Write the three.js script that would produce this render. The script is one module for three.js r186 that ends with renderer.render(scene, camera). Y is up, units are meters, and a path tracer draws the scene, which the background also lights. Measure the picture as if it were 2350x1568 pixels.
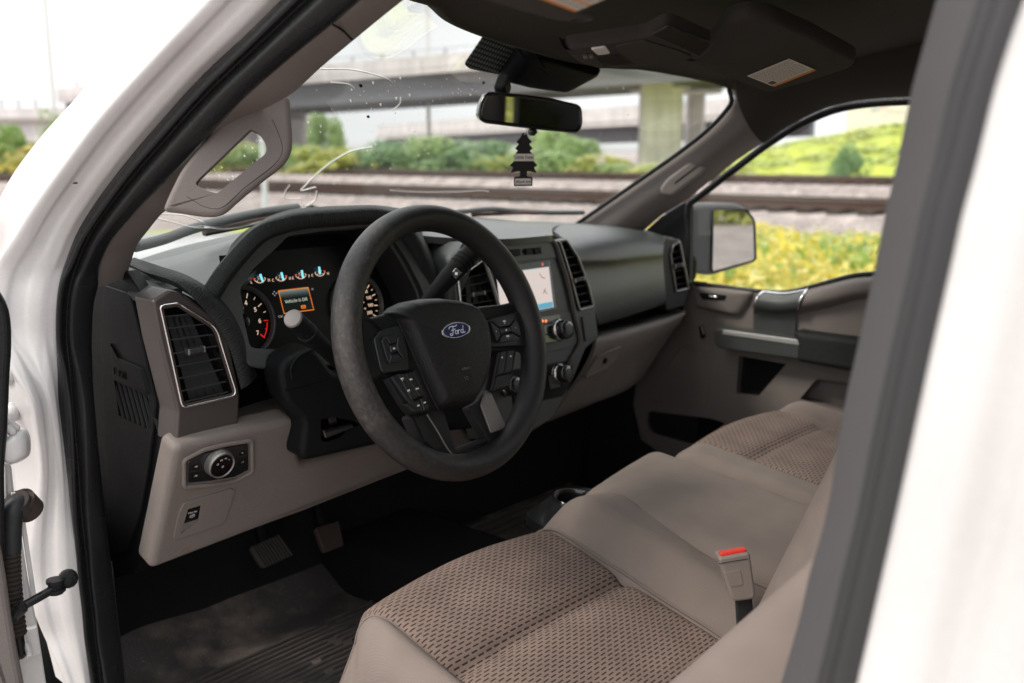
import * as THREE from 'three';
import { mergeGeometries } from 'three/addons/utils/BufferGeometryUtils.js';
import { RoundedBoxGeometry } from 'three/addons/geometries/RoundedBoxGeometry.js';

// ───────────── camera, sky, sun, exposure ─────────────
const V3 = THREE.Vector3, V2 = THREE.Vector2, rad = d => d * Math.PI / 180;
const scene = new THREE.Scene();
const EYE = new V3(-1.3463, 1.4856, 0.9471), YAW = rad(49), PITCH = rad(10.8), FOCAL = 2285;
const camera = new THREE.PerspectiveCamera(2 * Math.atan(784 / FOCAL) * 180 / Math.PI, 2350 / 1568, 0.05, 3000);
camera.position.copy(EYE); camera.rotation.order = 'YXZ'; camera.rotation.set(-PITCH, -YAW, 0);
camera.focus = 1.3; camera.userData.fStop = 4.2; camera.updateMatrixWorld(true);
function rng(seed) { let s = seed >>> 0; return () => { s = (s + 0x6D2B79F5) >>> 0; let t = s; t = Math.imul(t ^ (t >>> 15), t | 1); t ^= t + Math.imul(t ^ (t >>> 7), t | 61); return ((t ^ (t >>> 14)) >>> 0) / 4294967296; }; }
function hash(x, y, s) { let h = Math.imul(x, 374761393) + Math.imul(y, 668265263) + Math.imul(s, 1442695041); h = Math.imul(h ^ (h >>> 13), 1274126177); return ((h ^ (h >>> 16)) >>> 0) / 4294967296; }
function pn(x, y, per, s) { // periodic value noise
  const xi = Math.floor(x), yi = Math.floor(y), fx = x - xi, fy = y - yi, m = (a) => ((a % per) + per) % per;
  const u = fx * fx * (3 - 2 * fx), v = fy * fy * (3 - 2 * fy);
  const a = hash(m(xi), m(yi), s), b = hash(m(xi + 1), m(yi), s), c = hash(m(xi), m(yi + 1), s), d = hash(m(xi + 1), m(yi + 1), s);
  return (a + (b - a) * u) * (1 - v) + (c + (d - c) * u) * v;
}
function fbm(x, y, per, s, o = 4) { let r = 0, a = .5, t = 0; for (let i = 0; i < o; i++) { r += a * pn(x, y, per, s + i); t += a; x *= 2; y *= 2; per *= 2; a *= .5; } return r / t; }
{ // bright overcast: broken layers of cloud, thinner towards the zenith
  const w = 512, h = 256, d = new Float32Array(w * h * 4);
  for (let j = 0; j < h; j++) for (let i = 0; i < w; i++) {
    const el = ((j + .5) / h - .5) * Math.PI, k = (j * w + i) * 4, c = fbm(i / w * 8, j / h * 6, 8, 5, 5);
    const cl = .66 + .52 * Math.max(0, Math.sin(el)) + .34 * (c - .5); // an overcast sky is brighter overhead than at the horizon
    const r = el > 0 ? [1.03 * cl, 1.035 * cl, 1.04 * cl] : [.30, .27, .24];
    d[k] = r[0]; d[k + 1] = r[1]; d[k + 2] = r[2]; d[k + 3] = 1;
  }
  const t = new THREE.DataTexture(d, w, h, THREE.RGBAFormat, THREE.FloatType);
  t.mapping = THREE.EquirectangularReflectionMapping; t.magFilter = t.minFilter = THREE.LinearFilter; t.needsUpdate = true;
  scene.background = t; scene.environment = t; scene.backgroundIntensity = 1; scene.environmentIntensity = 1;
}
const sun = new THREE.DirectionalLight(0xfff4e6, 1.5);
sun.position.set(-8.2, 11.5, -5.2); sun.castShadow = true; sun.shadow.radius = 26; sun.shadow.mapSize.set(2048, 2048);
Object.assign(sun.shadow.camera, { left: -6, right: 6, top: 6, bottom: -6, near: 1, far: 40 }); sun.target.position.set(0, 1.2, 0);
scene.add(sun, sun.target);
const renderer = new THREE.WebGLRenderer({ antialias: true });
renderer.setSize(1024, 683); renderer.shadowMap.enabled = true; renderer.shadowMap.type = THREE.PCFSoftShadowMap;
renderer.toneMapping = THREE.LinearToneMapping; renderer.toneMappingExposure = 1.8;

// ───────────── survey of the photograph (2350 x 1568 points): sight lines meet real planes of the truck ─────────────
const FW = new V3(Math.sin(YAW) * Math.cos(PITCH), -Math.sin(PITCH), -Math.cos(YAW) * Math.cos(PITCH)), RT = new V3(Math.cos(YAW), 0, Math.sin(YAW)), UP = new V3().crossVectors(RT, FW);
const look = (u, v) => FW.clone().addScaledVector(RT, (u - 1175) / FOCAL).addScaledVector(UP, -(v - 784) / FOCAL).normalize();
const at = (u, v, ax, val) => { const d = look(u, v); return EYE.clone().addScaledVector(d, (val - EYE[ax]) / d[ax]); };
const X = (u, v, x) => at(u, v, 'x', x), Y = (u, v, y) => at(u, v, 'y', y), Z = (u, v, z) => at(u, v, 'z', z);
const P3 = (x, y, z) => new V3(x, y, z);
class Frame { // a plane with its own axes, in metres
  constructor(o, n, up = P3(0, 1, 0)) { this.o = o.clone(); this.ez = n.clone().normalize(); this.ex = up.clone().cross(this.ez).normalize(); this.ey = this.ez.clone().cross(this.ex); }
  at(u, v, lift = 0) { const d = look(u, v), o = this.o.clone().addScaledVector(this.ez, lift), t = o.sub(EYE).dot(this.ez) / d.dot(this.ez), p = EYE.clone().addScaledVector(d, t).sub(this.o); return new V2(p.dot(this.ex), p.dot(this.ey)); }
  pts(list, lift = 0) { return list.map(([u, v]) => this.at(u, v, lift)); }
  P(a, b, c = 0) { return this.o.clone().addScaledVector(this.ex, a).addScaledVector(this.ey, b).addScaledVector(this.ez, c); }
  m(lift = 0) { return new THREE.Matrix4().makeBasis(this.ex, this.ey, this.ez).setPosition(this.P(0, 0, lift)); }
  lifted(l) { return new Frame(this.P(0, 0, l), this.ez, this.ey); }
}

// ───────────── geometry helpers ─────────────
function rounded(pts, r, Kind = THREE.Shape) {
  const s = new Kind(), n = pts.length; if (!r) { s.setFromPoints(pts); return s; }
  for (let i = 0; i < n; i++) {
    const p = pts[i], a = pts[(i + n - 1) % n], b = pts[(i + 1) % n], da = a.clone().sub(p), db = b.clone().sub(p);
    const ra = Math.min(r, da.length() * .45), rb = Math.min(r, db.length() * .45), q0 = p.clone().addScaledVector(da.normalize(), ra), q1 = p.clone().addScaledVector(db.normalize(), rb);
    i ? s.lineTo(q0.x, q0.y) : s.moveTo(q0.x, q0.y); s.quadraticCurveTo(p.x, p.y, q1.x, q1.y);
  }
  s.closePath(); return s;
}
// a plate whose outline lies in frame F; its front face stands `lift` before the plane, its body reaches `deep` behind the front
function plate(F, list, { lift = 0, deep = .01, bev = .002, r = 0, holes = [], local = false, seg = 3, plane = lift } = {}) {
  const pts = local ? list.map(p => new V2(...p)) : F.pts(list, plane), sh = rounded(pts, r);
  for (const h of holes) sh.holes.push(rounded(h.local ? h.local.map(p => new V2(...p)) : F.pts(h.px || h, plane), h.r ?? r, THREE.Path));
  const g = new THREE.ExtrudeGeometry(sh, { depth: Math.max(deep - 2 * bev, 1e-4), bevelEnabled: bev > 0, bevelSize: bev, bevelThickness: bev, bevelOffset: -bev, bevelSegments: seg, curveSegments: 6 });
  g.translate(0, 0, lift - Math.max(deep - 2 * bev, 1e-4) - bev); return g.applyMatrix4(F.m());
}
// a swelling pad: outline in F, rising `h` over a rounded edge of width share e, then a crown
function pad(F, list, { lift = 0, h = .01, e = .25, crown = .003, local = false, n = 5, r = 0, plane = lift, smooth = 60 } = {}) {
  let pts = local ? list.map(p => new V2(...p)) : F.pts(list, plane); pts = rounded(pts, r).getPoints(5);
  const loop = new THREE.CatmullRomCurve3(pts.map(p => P3(p.x, p.y, 0)), true, 'centripetal'); const N = smooth || pts.length;
  const ring = r ? loop.getSpacedPoints(N).slice(0, N) : Array.from({ length: N }, (_, i) => { const t = i / N * pts.length, k = Math.floor(t), f = t - k, a = pts[k], b = pts[(k + 1) % pts.length]; return P3(a.x + (b.x - a.x) * f, a.y + (b.y - a.y) * f, 0); });
  const c = ring.reduce((s, p) => s.add(p), P3(0, 0, 0)).multiplyScalar(1 / N), pos = [], uv = [], idx = [], lev = [];
  for (let k = 0; k <= n; k++) { const a = k / n * Math.PI / 2; lev.push([1 - e * (1 - Math.cos(a)), h * Math.sin(a)]); }
  for (let k = 1; k <= 4; k++) { const s = (1 - e) * (1 - k / 4); lev.push([s, h + crown * (1 - (s / (1 - e)) ** 2)]); }
  for (const [s, z] of lev) for (const p of ring) { const x = c.x + (p.x - c.x) * s, y = c.y + (p.y - c.y) * s; pos.push(x, y, z + lift); uv.push(x, y); }
  for (let k = 0; k < lev.length - 1; k++) for (let i = 0; i < N; i++) { const a = k * N + i, b = k * N + (i + 1) % N; idx.push(a, b, a + N, b, b + N, a + N); }
  const g = new THREE.BufferGeometry(); g.setAttribute('position', new THREE.Float32BufferAttribute(pos, 3)); g.setAttribute('uv', new THREE.Float32BufferAttribute(uv, 2)); g.setIndex(idx); g.computeVertexNormals(); return g.applyMatrix4(F.m());
}
const crv = (p, t, lin) => { const n = p.length - 1, x = Math.min(Math.max(t, 0), 1) * n, i = Math.min(Math.floor(x), n - 1), f = x - i; if (lin) return p[i].clone().lerp(p[i + 1], f);
  const a = p[i], b = p[i + 1], m0 = (i ? b.clone().sub(p[i - 1]).multiplyScalar(.5) : b.clone().sub(a)), m1 = (i < n - 1 ? p[i + 2].clone().sub(a).multiplyScalar(.5) : b.clone().sub(a)), f2 = f * f, f3 = f2 * f;
  return a.clone().multiplyScalar(2 * f3 - 3 * f2 + 1).addScaledVector(m0, f3 - 2 * f2 + f).addScaledVector(b, -2 * f3 + 3 * f2).addScaledVector(m1, f3 - f2); };
// a smooth sheet through rows of points, with thickness
function sheet(rows, { nu = 24, nv = 16, thick = 0, linU = false, linV = false, flip = false } = {}) {
  const R = rows.map(r => Array.from({ length: nu + 1 }, (_, i) => crv(r, i / nu, linU))), G = [];
  for (let j = 0; j <= nv; j++) G.push(Array.from({ length: nu + 1 }, (_, i) => crv(R.map(r => r[i]), j / nv, linV)));
  const pos = [], uv = [], idx = [];
  const ul = [0], vl = [0]; const mj = nv >> 1, mi = nu >> 1;
  for (let i = 1; i <= nu; i++) ul.push(ul[i - 1] + G[mj][i].distanceTo(G[mj][i - 1])); for (let j = 1; j <= nv; j++) vl.push(vl[j - 1] + G[j][mi].distanceTo(G[j - 1][mi]));
  for (let j = 0; j <= nv; j++) for (let i = 0; i <= nu; i++) { const p = G[j][i]; pos.push(p.x, p.y, p.z); uv.push(ul[i], vl[j]); }
  const q = (j, i) => j * (nu + 1) + i;
  for (let j = 0; j < nv; j++) for (let i = 0; i < nu; i++) { const a = q(j, i), b = q(j, i + 1), c = q(j + 1, i), d = q(j + 1, i + 1); flip ? idx.push(a, c, b, b, c, d) : idx.push(a, b, c, b, d, c); }
  let g = new THREE.BufferGeometry(); g.setAttribute('position', new THREE.Float32BufferAttribute(pos, 3)); g.setAttribute('uv', new THREE.Float32BufferAttribute(uv, 2)); g.setIndex(idx); g.computeVertexNormals();
  if (!thick) return g;
  const nm = g.attributes.normal, n = pos.length / 3, p2 = [], rim = [];
  for (let k = 0; k < n; k++) p2.push(pos[3 * k] - nm.getX(k) * thick, pos[3 * k + 1] - nm.getY(k) * thick, pos[3 * k + 2] - nm.getZ(k) * thick);
  const b = new THREE.BufferGeometry(); b.setAttribute('position', new THREE.Float32BufferAttribute(p2, 3)); b.setAttribute('uv', new THREE.Float32BufferAttribute(uv, 2)); b.setIndex(idx.slice().reverse()); b.computeVertexNormals();
  for (let i = 0; i <= nu; i++) rim.push(q(0, i)); for (let j = 1; j <= nv; j++) rim.push(q(j, nu)); for (let i = nu - 1; i >= 0; i--) rim.push(q(nv, i)); for (let j = nv - 1; j > 0; j--) rim.push(q(j, 0));
  const wp = [], wu = [], wi = []; rim.forEach((k, i) => { wp.push(pos[3 * k], pos[3 * k + 1], pos[3 * k + 2], p2[3 * k], p2[3 * k + 1], p2[3 * k + 2]); wu.push(i * .01, 0, i * .01, thick); const a = 2 * i, c = 2 * ((i + 1) % rim.length); flip ? wi.push(a, c, a + 1, c, c + 1, a + 1) : wi.push(a, a + 1, c, c, a + 1, c + 1); });
  const w = new THREE.BufferGeometry(); w.setAttribute('position', new THREE.Float32BufferAttribute(wp, 3)); w.setAttribute('uv', new THREE.Float32BufferAttribute(wu, 2)); w.setIndex(wi); w.computeVertexNormals();
  return mergeGeometries([g, b, w]);
}
function tube(pts, r, { seg = 40, rad: rs = 8, closed = false, tension = .5, caps = true } = {}) {
  const c = new THREE.CatmullRomCurve3(pts, closed, 'centripetal', tension), g = new THREE.TubeGeometry(c, seg, r, rs, closed);
  const L = c.getLength(), uv = g.attributes.uv; for (let i = 0; i < uv.count; i++) uv.setXY(i, uv.getX(i) * L, uv.getY(i) * r * 6.283);
  if (closed || !caps) return g;
  const e0 = new THREE.SphereGeometry(r, rs, 6).translate(...pts[0].toArray()), e1 = new THREE.SphereGeometry(r, rs, 6).translate(...pts[pts.length - 1].toArray()); return mergeGeometries([g, e0, e1]);
}
function bar(a, b, w, h, up = P3(0, 1, 0), r = .3) { // a rounded bar from a to b
  const L = a.distanceTo(b), g = new RoundedBoxGeometry(w, h, L, 2, Math.min(w, h) * r), z = b.clone().sub(a).normalize(), x = up.clone().cross(z).normalize(), y = z.clone().cross(x);
  return g.applyMatrix4(new THREE.Matrix4().makeBasis(x, y, z).setPosition(a.clone().add(b).multiplyScalar(.5)));
}
function rod(a, b, r0, r1 = r0, n = 20) { const L = a.distanceTo(b), g = new THREE.CylinderGeometry(r1, r0, L, n); const q = new THREE.Quaternion().setFromUnitVectors(P3(0, 1, 0), b.clone().sub(a).normalize()); return g.applyQuaternion(q).translate(...a.clone().add(b).multiplyScalar(.5).toArray()); }
function box(cx, cy, cz, w, h, d, r = 0) { return (r ? new RoundedBoxGeometry(w, h, d, 2, r) : new THREE.BoxGeometry(w, h, d)).translate(cx, cy, cz); }
function lathe(F, prof, n = 40) { const g = new THREE.LatheGeometry(prof.map(p => new V2(...p)), n); g.rotateX(Math.PI / 2); return g.applyMatrix4(F.m()); } // axis along the frame's normal
function worldUV(g0) { // uv in metres from the position, by the main direction of each face
  const g = g0.index ? g0.toNonIndexed() : g0, p = g.attributes.position, uv = new Float32Array(p.count * 2), A = P3(), B = P3(), C = P3(), n = P3();
  for (let i = 0; i < p.count; i += 3) {
    A.fromBufferAttribute(p, i); B.fromBufferAttribute(p, i + 1); C.fromBufferAttribute(p, i + 2); n.copy(B).sub(A).cross(C.clone().sub(A));
    const ax = Math.abs(n.x), ay = Math.abs(n.y), az = Math.abs(n.z), k = ax > ay && ax > az ? 0 : ay > az ? 1 : 2;
    [A, B, C].forEach((q, j) => { uv[2 * (i + j)] = k === 0 ? q.z : q.x; uv[2 * (i + j) + 1] = k === 1 ? q.z : q.y; });
  }
  g.setAttribute('uv', new THREE.BufferAttribute(uv, 2)); return g;
}
const merge = l => mergeGeometries(l.map(g => { const h = g.index ? g.toNonIndexed() : g; for (const k of Object.keys(h.attributes)) if (!['position', 'normal', 'uv'].includes(k)) h.deleteAttribute(k); return h; }));

// ───────────── things, parts, names ─────────────
const taken = {}; const numbered = n => { const k = taken[n] = (taken[n] ?? -1) + 1; return k ? n + '_' + String(k).padStart(3, '0') : n; };
const things = [];
function thing(name, label, category, group) { const g = new THREE.Group(); g.name = numbered(name); g.userData = { label, category }; if (group) g.userData.group = group; scene.add(g); things.push(g); return g; }
function part(parent, name, geo, mat, label) { const m = new THREE.Mesh(geo, mat); m.name = name; m.castShadow = m.receiveShadow = true; if (label) m.userData.label = label; parent.add(m); return m; }
function ground(name, geo, mat) { const m = new THREE.Mesh(geo, mat); m.name = name; m.receiveShadow = m.castShadow = true; m.userData.kind = 'structure'; scene.add(m); return m; }
function stuff(name, obj, label, category) { obj.name = name; obj.userData = { kind: 'stuff', label, category }; obj.castShadow = obj.receiveShadow = true; scene.add(obj); return obj; }
function settle() { for (const g of things) { if (g.userData.set) continue; const b = new THREE.Box3().setFromObject(g); if (b.isEmpty()) continue; const p = P3((b.min.x + b.max.x) / 2, b.min.y, (b.min.z + b.max.z) / 2); g.position.add(p); for (const c of g.children) c.position.sub(p); } }

// ───────────── procedural textures and materials ─────────────
function tex(n, fn, { srgb = false, rep = 1 } = {}) {
  const d = new Uint8Array(n * n * 4); for (let j = 0; j < n; j++) for (let i = 0; i < n; i++) { const c = fn(i / n, j / n), k = (j * n + i) * 4, a = Array.isArray(c) ? c : [c, c, c]; for (let q = 0; q < 3; q++) d[k + q] = Math.max(0, Math.min(255, a[q] * 255)); d[k + 3] = 255; }
  const t = new THREE.DataTexture(d, n, n); t.wrapS = t.wrapT = THREE.RepeatWrapping; t.magFilter = THREE.LinearFilter; t.minFilter = THREE.LinearMipmapLinearFilter; t.generateMipmaps = true; if (srgb) t.colorSpace = THREE.SRGBColorSpace; t.repeat.set(rep, rep); t.needsUpdate = true; return t;
}
const rep = (t, r, ry = r) => { const c = t.clone(); c.repeat.set(r, ry); c.needsUpdate = true; return c; };
function cells(x, y, per, s) { let d1 = 9, d2 = 9; const xi = Math.floor(x), yi = Math.floor(y), m = a => ((a % per) + per) % per; for (let j = -1; j < 2; j++) for (let i = -1; i < 2; i++) { const cx = xi + i, cy = yi + j, dx = cx + hash(m(cx), m(cy), s) - x, dy = cy + hash(m(cx), m(cy), s + 7) - y, d = dx * dx + dy * dy; if (d < d1) { d2 = d1; d1 = d; } else if (d < d2) d2 = d; } return Math.sqrt(d2) - Math.sqrt(d1); }
const tGrain = tex(512, (x, y) => Math.min(1, cells(x * 40, y * 40, 40, 3) * 1.7) * .75 + .25 * pn(x * 64, y * 64, 64, 4));
const tFine = tex(256, (x, y) => .6 * pn(x * 64, y * 64, 64, 9) + .4 * pn(x * 128, y * 128, 128, 10));
const tDust = tex(512, (x, y) => { const a = fbm(x * 5, y * 5, 5, 21, 5), b = hash(Math.floor(x * 512), Math.floor(y * 512), 8) > .992 ? .25 : 0; return .42 + .45 * a + b; });
const tMott = tex(512, (x, y) => { const a = fbm(x * 6, y * 6, 6, 31, 5), v = .86 + .28 * (a - .5) + .05 * (hash(Math.floor(x * 512), Math.floor(y * 512), 11) - .5); return [v, v, v]; });
const WV = 22;
const weave = (x, y) => { const i = Math.floor(x * WV * 2), j = Math.floor(y * WV * 2), u = x * WV * 2 - i, v = y * WV * 2 - j; return ((i + j) & 1 ? Math.sin(u * Math.PI) : Math.sin(v * Math.PI)); };
const tWeaveH = tex(512, (x, y) => .25 + .75 * weave(x, y));
const tWeaveC = tex(512, (x, y) => { const w = .86 + .14 * weave(x, y), a = .95 + .12 * (fbm(x * 4, y * 4, 4, 41, 4) - .5); return [w * a, w * a * .985, w * a * .97]; });
// short dark dashes woven into the seat centre, staggered row by row: 8 dashes and 20 rows to 0.096 m
const dash = (x, y) => { const row = Math.floor(y * 20), fy = y * 20 - row, xx = x * 8 + (row % 2 ? .5 : 0) + .06 * (hash(row % 20, 3, 5) - .5), fx = xx - Math.floor(xx); return fx < .72 && fy > .34 && fy < .72 ? Math.min(1, Math.min(fx, .72 - fx) * 14) * Math.min(1, Math.min(fy - .34, .72 - fy) * 14) : 0; };
const tDashC = tex(1024, (x, y) => { const k = dash(x, y), w = .84 + .16 * weave(x * 1.5 % 1, y * 1.5 % 1), a = .94 + .16 * (fbm(x * 3, y * 3, 3, 51, 4) - .5), c = [.84, .775, .74], e = [.29, .255, .245]; return c.map((v, i) => (v * w * (1 - k) + e[i] * k) * a); }, { srgb: true });
const tDashH = tex(1024, (x, y) => .75 - .6 * dash(x, y) + .12 * weave(x * 1.5 % 1, y * 1.5 % 1));

const col = (r, g, b) => new THREE.Color().setRGB(r, g, b);
const std = (c, roughness, o = {}) => new THREE.MeshStandardMaterial({ color: c, roughness, side: THREE.DoubleSide, ...o });
const phy = (c, roughness, o = {}) => new THREE.MeshPhysicalMaterial({ color: c, roughness, side: THREE.DoubleSide, ...o });
const grain = (s = 12, k = .0005) => ({ bumpMap: rep(tGrain, s), bumpScale: k });
const M = {
  white: phy(col(.70, .695, .70), .32, { clearcoat: .7, clearcoatRoughness: .08, map: rep(tMott, .9) }),
  taupe: std(col(.20, .172, .158), .86, { roughnessMap: rep(tDust, 5), ...grain(11, .0004), map: rep(tMott, 1.3) }),
  trim: std(col(.20, .175, .165), .66, { bumpMap: rep(tFine, 16), bumpScale: .0003, map: rep(tMott, 1.1) }),
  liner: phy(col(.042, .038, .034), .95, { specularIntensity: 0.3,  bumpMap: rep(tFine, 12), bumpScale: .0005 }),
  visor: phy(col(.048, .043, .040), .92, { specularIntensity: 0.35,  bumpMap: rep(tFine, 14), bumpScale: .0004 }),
  black: phy(col(.006, .0068, .0074), .72, { specularIntensity: 0.26,  ...grain(12, .0004), roughnessMap: rep(tDust, 2) }),
  dash: std(col(.062, .069, .067), .30, { ...grain(12, .0003), map: rep(tMott, 1.5) }),
  soft: phy(col(.018, .020, .021), .55, { specularIntensity: 0.45,  ...grain(9, .0009) }),
  gloss: phy(col(.012, .013, .014), .16, { clearcoat: .6, clearcoatRoughness: .1 }),
  satin: std(col(.30, .295, .29), .34, { metalness: .85, bumpMap: rep(tFine, 20), bumpScale: .0001 }),
  pod: std(col(.092, .082, .079), .38, { metalness: .55, bumpMap: rep(tFine, 20), bumpScale: .0001 }),
  stack: std(col(.058, .064, .062), .40, { metalness: .2, bumpMap: rep(tFine, 20), bumpScale: .0001 }),
  chrome: std(col(.78, .78, .79), .10, { metalness: 1 }),
  rubber: phy(col(.014, .015, .016), .42, { specularIntensity: 0.5,  bumpMap: rep(tFine, 10), bumpScale: .0003, roughnessMap: rep(tDust, 3) }),
  pillar: std(col(.062, .061, .065), .8, { bumpMap: rep(tFine, 14), bumpScale: .0003 }),
  pit: phy(col(.006, .006, .006), .8, { specularIntensity: 0.2 }),
  vane: phy(col(.035, .036, .037), .45, { specularIntensity: 0.5 }),
  carpet: phy(col(.026, .026, .026), .98, { specularIntensity: 0.2,  bumpMap: rep(tFine, 20), bumpScale: .002 }),
  fabric: std(col(.222, .184, .166), .93, { map: rep(tWeaveC, 9), bumpMap: rep(tWeaveH, 9), bumpScale: .0005 }),
  pattern: std(col(.40, .345, .322), .93, { map: rep(tDashC, 1 / .114), bumpMap: rep(tDashH, 1 / .114), bumpScale: .0007 }),
  beltgrey: std(col(.27, .232, .21), .5, { bumpMap: rep(tFine, 20), bumpScale: .0002, map: rep(tMott, 3) }),
  red: std(col(.72, .035, .02), .4),
  strap: std(col(.012, .013, .015), .6, { bumpMap: rep(tWeaveH, 14), bumpScale: .0004 }),
  mirror: std(col(.62, .63, .63), .015, { metalness: 1 }),
  glass: phy(col(.96, .985, .975), 0, { transmission: 1, thickness: 0, ior: 1.5 }),
  lens: std(col(.62, .61, .58), .35),
  print: std(col(.72, .71, .69), .5),
  silver: std(col(.56, .55, .54), .42, { metalness: .6 }),
  tinted: phy(col(.12, .13, .13), 0, { transmission: 1, thickness: 0, ior: 1.5 }),
  chip: std(col(.86, .85, .83), .6),
};
function canvas(w, h, draw) { const c = document.createElement('canvas'); c.width = w; c.height = h; const x = c.getContext('2d'); draw(x, w, h); const t = new THREE.CanvasTexture(c); t.colorSpace = THREE.SRGBColorSpace; return t; }
// a printed rectangle in frame F: corners a,b local metres; draw gets a context scaled so that 1 unit = 1 mm, y down from the top left
function printed(F, x0, y0, x1, y1, lift, ppm, draw, { emit = 0, rough = .4, base = 0xffffff, cut = 0 } = {}) {
  const w = Math.max(8, Math.round((x1 - x0) * 1000 * ppm)), h = Math.max(8, Math.round((y1 - y0) * 1000 * ppm));
  const t = canvas(w, h, c => { c.scale(ppm, ppm); draw(c, (x1 - x0) * 1000, (y1 - y0) * 1000); });
  const g = new THREE.PlaneGeometry(x1 - x0, y1 - y0).translate((x0 + x1) / 2, (y0 + y1) / 2, lift).applyMatrix4(F.m());
  const m = cut ? std(0x111111, rough, { map: t, color: 0xffffff, transparent: true, emissive: 0xffffff, emissiveMap: t, emissiveIntensity: cut }) : emit ? std(0x050505, rough, { emissive: 0xffffff, emissiveMap: t, emissiveIntensity: emit }) : std(base, rough, { map: t });
  return [g, m];
}

// ═════════════ THE PLACE OUTSIDE ═════════════
const R1 = rng(11);
const tGravel = tex(512, (x, y) => { const c = cells(x * 60, y * 60, 60, 61), k = hash(Math.floor(x * 60), Math.floor(y * 60), 62), a = fbm(x * 5, y * 5, 5, 63, 4), v = .50 + .34 * Math.min(1, c * 1.6) + .22 * (k - .5) + .3 * (a - .5); return [v * 1.0, v * .94, v * .925]; }, { srgb: true });
const tGravelH = tex(512, (x, y) => Math.min(1, cells(x * 60, y * 60, 60, 61) * 1.6));
const gravel = std(col(1, .98, .96), .95, { map: rep(tGravel, .45), bumpMap: rep(tGravelH, .45), bumpScale: .02 });
const grassT = tex(512, (x, y) => { const a = fbm(x * 6, y * 6, 6, 71, 5), b = fbm(x * 22, y * 22, 22, 72, 3), t = a * .6 + b * .4; return [.44 + .36 * t, .52 + .28 * t, .18 + .16 * b]; }, { srgb: true });
const grassM = std(col(1.0, 1.0, .95), .95, { map: rep(grassT, .12) });
{ // one sheet to the horizon
  const g = new THREE.PlaneGeometry(1600, 1600, 8, 8); g.rotateX(-Math.PI / 2); const uv = g.attributes.uv; for (let i = 0; i < uv.count; i++) uv.setXY(i, uv.getX(i) * 1600, uv.getY(i) * 1600);
  ground('ground', g, gravel);
}
// grassy bank beyond the tracks, rising to the right of the picture
{
  const rows = []; for (let j = 0; j <= 20; j++) { const r = []; for (let i = 0; i <= 30; i++) { const z = -42 + i * 3.1, s = j / 20, x = 34.5 + s * 30, ramp = Math.min(1, Math.max(0, (z + 33) / 15)), k = Math.min(1, s * 1.9); r.push(P3(x, .05 + ramp * 2.7 * k * k * (3 - 2 * k) + (j ? .22 * pn(i * .8, j * .8, 64, 81) : 0), z)); } rows.push(r); }
  ground('grass_bank', sheet(rows, { nu: 60, nv: 40 }), grassM);
}
// railway tracks: rails on sleepers over a ballast bed
const railM = std(col(.085, .05, .038), .6, { metalness: .4 }), railTop = std(col(.45, .44, .43), .3, { metalness: .9 }), sleeperM = std(col(.05, .034, .028), .9, { map: rep(tMott, 2) });
const railShape = (() => { const s = new THREE.Shape(); [[-.07, 0], [.07, 0], [.07, .02], [.012, .04], [.012, .12], [.036, .135], [.036, .168], [-.036, .168], [-.036, .135], [-.012, .12], [-.012, .04], [-.07, .02]].forEach(([x, y], i) => i ? s.lineTo(x, y) : s.moveTo(x, y)); return s; })();
function track(a, b, label, y0) {
  const dir = b.clone().sub(a), L = dir.length(); dir.normalize(); const turn = Math.atan2(dir.x, dir.z);
  const bed = new THREE.Shape(); [[-2.6, -.02], [2.6, -.02], [1.7, y0], [-1.7, y0]].forEach(([x, y], i) => i ? bed.lineTo(x, y) : bed.moveTo(x, y));
  const bg = new THREE.ExtrudeGeometry(bed, { depth: L, bevelEnabled: false }); bg.rotateY(turn); bg.translate(a.x, 0, a.z);
  const m = ground(numbered('ballast_bed'), worldUV(bg), gravel);
  const t = thing('railway_track', label, 'railway track', 'railway tracks beside the truck');
  for (const s of [-.75, .75]) {
    const g = new THREE.ExtrudeGeometry(railShape, { depth: L, bevelEnabled: false }); g.translate(s, y0 + .09, 0); g.rotateY(turn); g.translate(a.x, 0, a.z); const r = part(t, 'rail', g, railM);
    const h = new THREE.BoxGeometry(.06, .004, L).translate(s, y0 + .26, L / 2); h.rotateY(turn); h.translate(a.x, 0, a.z); part(r, 'running_surface', h, railTop, 'polished top of the rail');
  }
  const sg = new THREE.BoxGeometry(2.6, .16, .26), n = Math.min(150, Math.floor(L / .62));
  for (let i = 0; i < n; i++) { const k = L - .3 - i * .62, m = part(t, 'sleeper', sg, sleeperM); m.position.set(a.x + dir.x * k, y0 + .01, a.z + dir.z * k); m.rotation.y = turn + .02 * (R1() - .5); }
}
track(P3(14, 0, -120), P3(19.6, 0, 6), 'nearer railway track with brown rails behind the yellow weeds', .26);
track(P3(24, 0, -130), P3(33.5, 0, 8), 'farther railway track at the foot of the bushes and grass bank', .4);

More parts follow.
